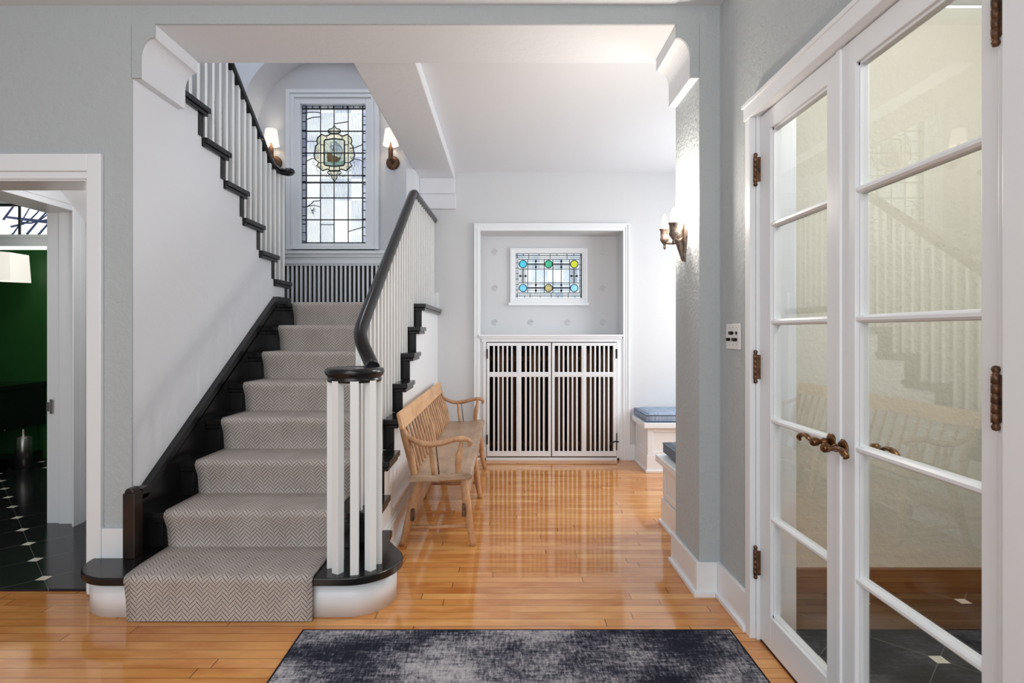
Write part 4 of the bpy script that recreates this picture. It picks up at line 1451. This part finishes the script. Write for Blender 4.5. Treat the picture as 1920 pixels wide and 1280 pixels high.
# ------------------------------------------------------------------ french doors
q = MB()
q.box(XR - 0.034, XR - 0.01, DY1 + 0.0096, 2.292, 0, DZ)
q.box(XR - 0.030, XR - 0.01, 0.95, 1.112, 0, DZ)
q.box(XR - 0.038, XR - 0.01, 0.93, 2.300, DZ - 0.004, 2.115)
q.box(XR - 0.044, XR - 0.01, 0.92, 2.308, 2.108, 2.124)
q.box(XR - 0.012, XR + 0.125, DY1 - 0.002, DY1 + 0.0098, 0, DZ + 0.0098)
q.box(XR - 0.012, XR + 0.125, DY0 - 0.0405, DY0 + 0.002, 0, DZ + 0.0098)
q.box(XR - 0.012, XR + 0.125, DY0, DY1, DZ - 0.004, DZ + 0.0098)
q.box(XR + 0.045, XR + 0.07, DY1 - 0.014, DY1, 0, DZ)
q.box(XR + 0.045, XR + 0.07, DY0, DY1, DZ - 0.014, DZ)
q.box(XR + 0.12, XR + 0.145, DY1, DY1 + 0.09, 0, DZ + 0.08)
st(q, 'trim_10', M['trim'], 'white casing and jamb of the french doors', 0.003)
st(MB().box(XR - 0.0, XR + 0.125, DY0, DY1, 0, 0.004), 'trim_11', M['brown_base'], 'wood threshold of the french doors')
DX0, DX1 = XR, XR + 0.042
ZR = (0.50, 0.875, 1.247, 1.615)


def french_door(name, ya, yb, stile_a, stile_b, label):
    """ya near the camera, yb far"""
    d = struct(name, (DX0, (ya + yb) / 2, 0), label)
    q = MB()
    q.box(DX0, DX1, ya, ya + stile_a, 0.010, 2.052)
    q.box(DX0, DX1, yb - stile_b, yb, 0.010, 2.052)
    q.box(DX0, DX1, ya + stile_a, yb - stile_b, 1.978, 2.052)
    q.box(DX0, DX1, ya + stile_a, yb - stile_b, 0.010, 0.135)
    q.build('door_frame', M['trim'], d, 0.003)
    a, b = ya + stile_a, yb - stile_b
    zs = (0.135,) + ZR + (1.978,)
    q = MB()
    for i in range(5):
        z0, z1 = zs[i], zs[i + 1]
        for y0, y1 in ((a, a + 0.008), (b - 0.008, b)): q.box(DX0 + 0.010, DX0 + 0.032, y0, y1, z0, z1)
        if i == 0: q.box(DX0 + 0.010, DX0 + 0.032, a, b, z0, z0 + 0.008)
        if i == 4: q.box(DX0 + 0.010, DX0 + 0.032, a, b, z1 - 0.008, z1)
    q.build('glazing_bead', M['trim'], d)
    for z in ZR:
        q = MB()
        q.prism([(DX0 + 0.002, z - 0.004), (DX0 + 0.002, z + 0.004), (DX0 + 0.008, z + 0.010), (DX0 + 0.014, z + 0.012), (DX0 + 0.028, z + 0.012), (DX0 + 0.040, z + 0.004), (DX0 + 0.040, z - 0.004), (DX0 + 0.028, z - 0.012), (DX0 + 0.014, z - 0.012), (DX0 + 0.008, z - 0.010)], 'y', a, b)
        q.build('glazing_bar', M['trim'], d)
    for i in range(5):
        z0, z1 = zs[i] + (0.012 if i else 0.0), zs[i + 1] - (0.012 if i < 4 else 0.0)
        MB().box(DX0 + 0.019, DX0 + 0.0225, a + 0.001, b - 0.001, z0, z1).build('pane', M['glass'], d)
    return d


def hinge(d, y, z):
    x = XR - 0.016
    q = MB()
    prof = [(0.0, -0.066), (0.006, -0.064), (0.0085, -0.058), (0.006, -0.052), (0.0055, -0.050)]
    for i in range(5):
        a = -0.049 + i * 0.0197
        prof += [(0.0085, a), (0.0085, a + 0.0182), (0.0070, a + 0.0187), (0.0070, a + 0.0192)]
    prof += [(0.0055, 0.050), (0.006, 0.052), (0.0085, 0.058), (0.006, 0.064), (0.0, 0.066)]
    q.lathe(prof, (x, y, z), seg=14)
    q.box(x, XR + 0.001, y - 0.010, y + 0.010, z - 0.047, z + 0.047)
    q.build('hinge', M['bronze'], d)


def lever(d, y, z, s, side=-1):
    """lever handle on the hall face (side -1) or far face; s = direction along Y"""
    x = DX0 if side < 0 else DX1
    q = MB()
    q.lathe([(0.026, 0), (0.026, 0.003), (0.021, 0.006), (0.012, 0.008)], (x, y, z), (side, 0, 0), 24)
    rose = q.build('handle', M['brass'], d)
    q = MB()
    q.lathe([(0.009, 0.006), (0.009, 0.014), (0.012, 0.018), (0.012, 0.026), (0.008, 0.030), (0.008, 0.040), (0.013, 0.044), (0.014, 0.058), (0.010, 0.064), (0.0, 0.065)], (x, y, z), (side, 0, 0), 16)
    X = x + side * 0.050
    q.tube([(X, y, z), (X, y + s * 0.03, z + 0.002), (X, y + s * 0.055, z + 0.010), (X, y + s * 0.080, z + 0.008), (X, y + s * 0.098, z - 0.004), (X, y + s * 0.090, z - 0.012)], [0.010, 0.009, 0.010, 0.011, 0.009, 0.005], 10, 5, flat=0.6)
    q.build('lever', M['brass'], rose)


d1 = french_door('door_1', 1.708, 2.230, 0.062, 0.085, 'far french door leaf with five glass panes')
for z in (1.847, 1.073, 0.305): hinge(d1, 2.236, z)
lever(d1, 1.742, 0.874, 1)
d2 = french_door('door_2', 1.146, 1.704, 0.050, 0.078, 'near french door leaf with five glass panes')
MB().box(DX0 - 0.006, DX0 + 0.002, 1.690, 1.712, 0.012, 2.05).build('astragal', M['trim'], d2, 0.002)
for z in (1.847, 1.077, 0.305): hinge(d2, 1.141, z)
lever(d2, 1.682, 0.867, -1)
lever(d2, 1.682, 0.867, -1, 1)
lever(d1, 1.742, 0.874, 1, 1)
# vestibule doormat
tag(MB().box(1.75, 2.48, 0.9, 2.5, 0.006, 0.018).build('doormat', M['coir'], None, 0.003), 'charcoal doormat on the tile behind the french doors', 'doormat')

# ------------------------------------------------------------------ light switch
sw = thing('light_switch', (XR - 0.01, 2.457, 1.19), 'white three-gang push-button switch plate beside the french doors', 'light switch')
X = XR - 0.01
MB().box(X - 0.006, X, 2.385, 2.535, 1.135, 1.245).build('switch_plate', M['switch'], sw, 0.003)
for j, y in enumerate((2.495, 2.46, 2.42)):
    for i, z in enumerate((1.205, 1.177)):
        out = (i + j) % 2
        MB().lathe([(0.0075, 0), (0.0075, 0.012 if out else 0.003), (0.006, 0.014 if out else 0.004)], (X - 0.006, y, z), (-1, 0, 0), 14).build('push_button', M['iron'], sw)
    for z in (1.228, 1.155): MB().lathe([(0.003, 0), (0.002, 0.001)], (X - 0.006, y, z), (-1, 0, 0), 8).build('screw', M['steel'], sw)

# ------------------------------------------------------------------ candle sconce on the pier
cs = thing('candle_sconce', (0.894, 2.82, 1.65), 'weathered metal two-candle sconce glowing on the pier', 'wall light')
X = 0.894
q = MB()
outline_ = [(0.0, 1.555), (0.008, 1.57), (0.010, 1.60), (0.022, 1.64), (0.034, 1.68), (0.036, 1.71), (0.024, 1.735), (0.012, 1.75), (0.009, 1.80), (0.009, 1.835), (0.014, 1.85), (0.008, 1.868), (0.0, 1.885)]
poly = [(2.82 + a, z) for a, z in outline_] + [(2.82 - a, z) for a, z in outline_[::-1]][1:-1]
q.prism(poly, 'x', X - 0.010, X)
q.tube([(X - 0.012, 2.82, 1.56), (X - 0.026, 2.82, 1.63), (X - 0.036, 2.82, 1.69), (X - 0.018, 2.82, 1.735), (X - 0.012, 2.82, 1.80), (X - 0.010, 2.82, 1.875)], [0.006, 0.017, 0.023, 0.012, 0.008, 0.004], 10, 4)
q.build('backplate', M['sconce_metal'], cs, 0.002)
for (yy, xo, zo, rr) in ((2.765, 0.075, 1.690, 0.022), (2.885, 0.085, 1.682, 0.022)):
    xx = X - xo
    s = 1 if yy > 2.82 else -1
    q = MB()
    q.tube([(X - 0.02, 2.82 + s * 0.008, 1.672), (X - 0.045, 2.82 + s * 0.03, 1.655), (xx, yy, zo - 0.02)], [0.009, 0.007, 0.007], 10, 5)
    arm = q.build('arm', M['sconce_metal'], cs)
    MB().lathe([(0.002, -0.055), (0.008, -0.045), (0.005, -0.034), (0.010, -0.026), (0.020, -0.012), (0.023, 0.0), (0.020, 0.004), (0.021, 0.04), (0.027, 0.046), (0.026, 0.050), (0.016, 0.050), (0.015, 0.02)], (xx, yy, zo), seg=18).build('candle_cup', M['sconce_metal'], arm)
    MB().lathe([(0.010, 0.035), (0.015, 0.055), (0.017, 0.072), (0.012, 0.098), (0.005, 0.118), (0.0, 0.125)], (xx, yy, zo), seg=14).build('bulb', M['bulb'], arm)
    light('candle_bulb_light', 'POINT', (xx - 0.0, yy, zo + 0.135), 11, (1.0, 0.9, 0.78), 0.02)
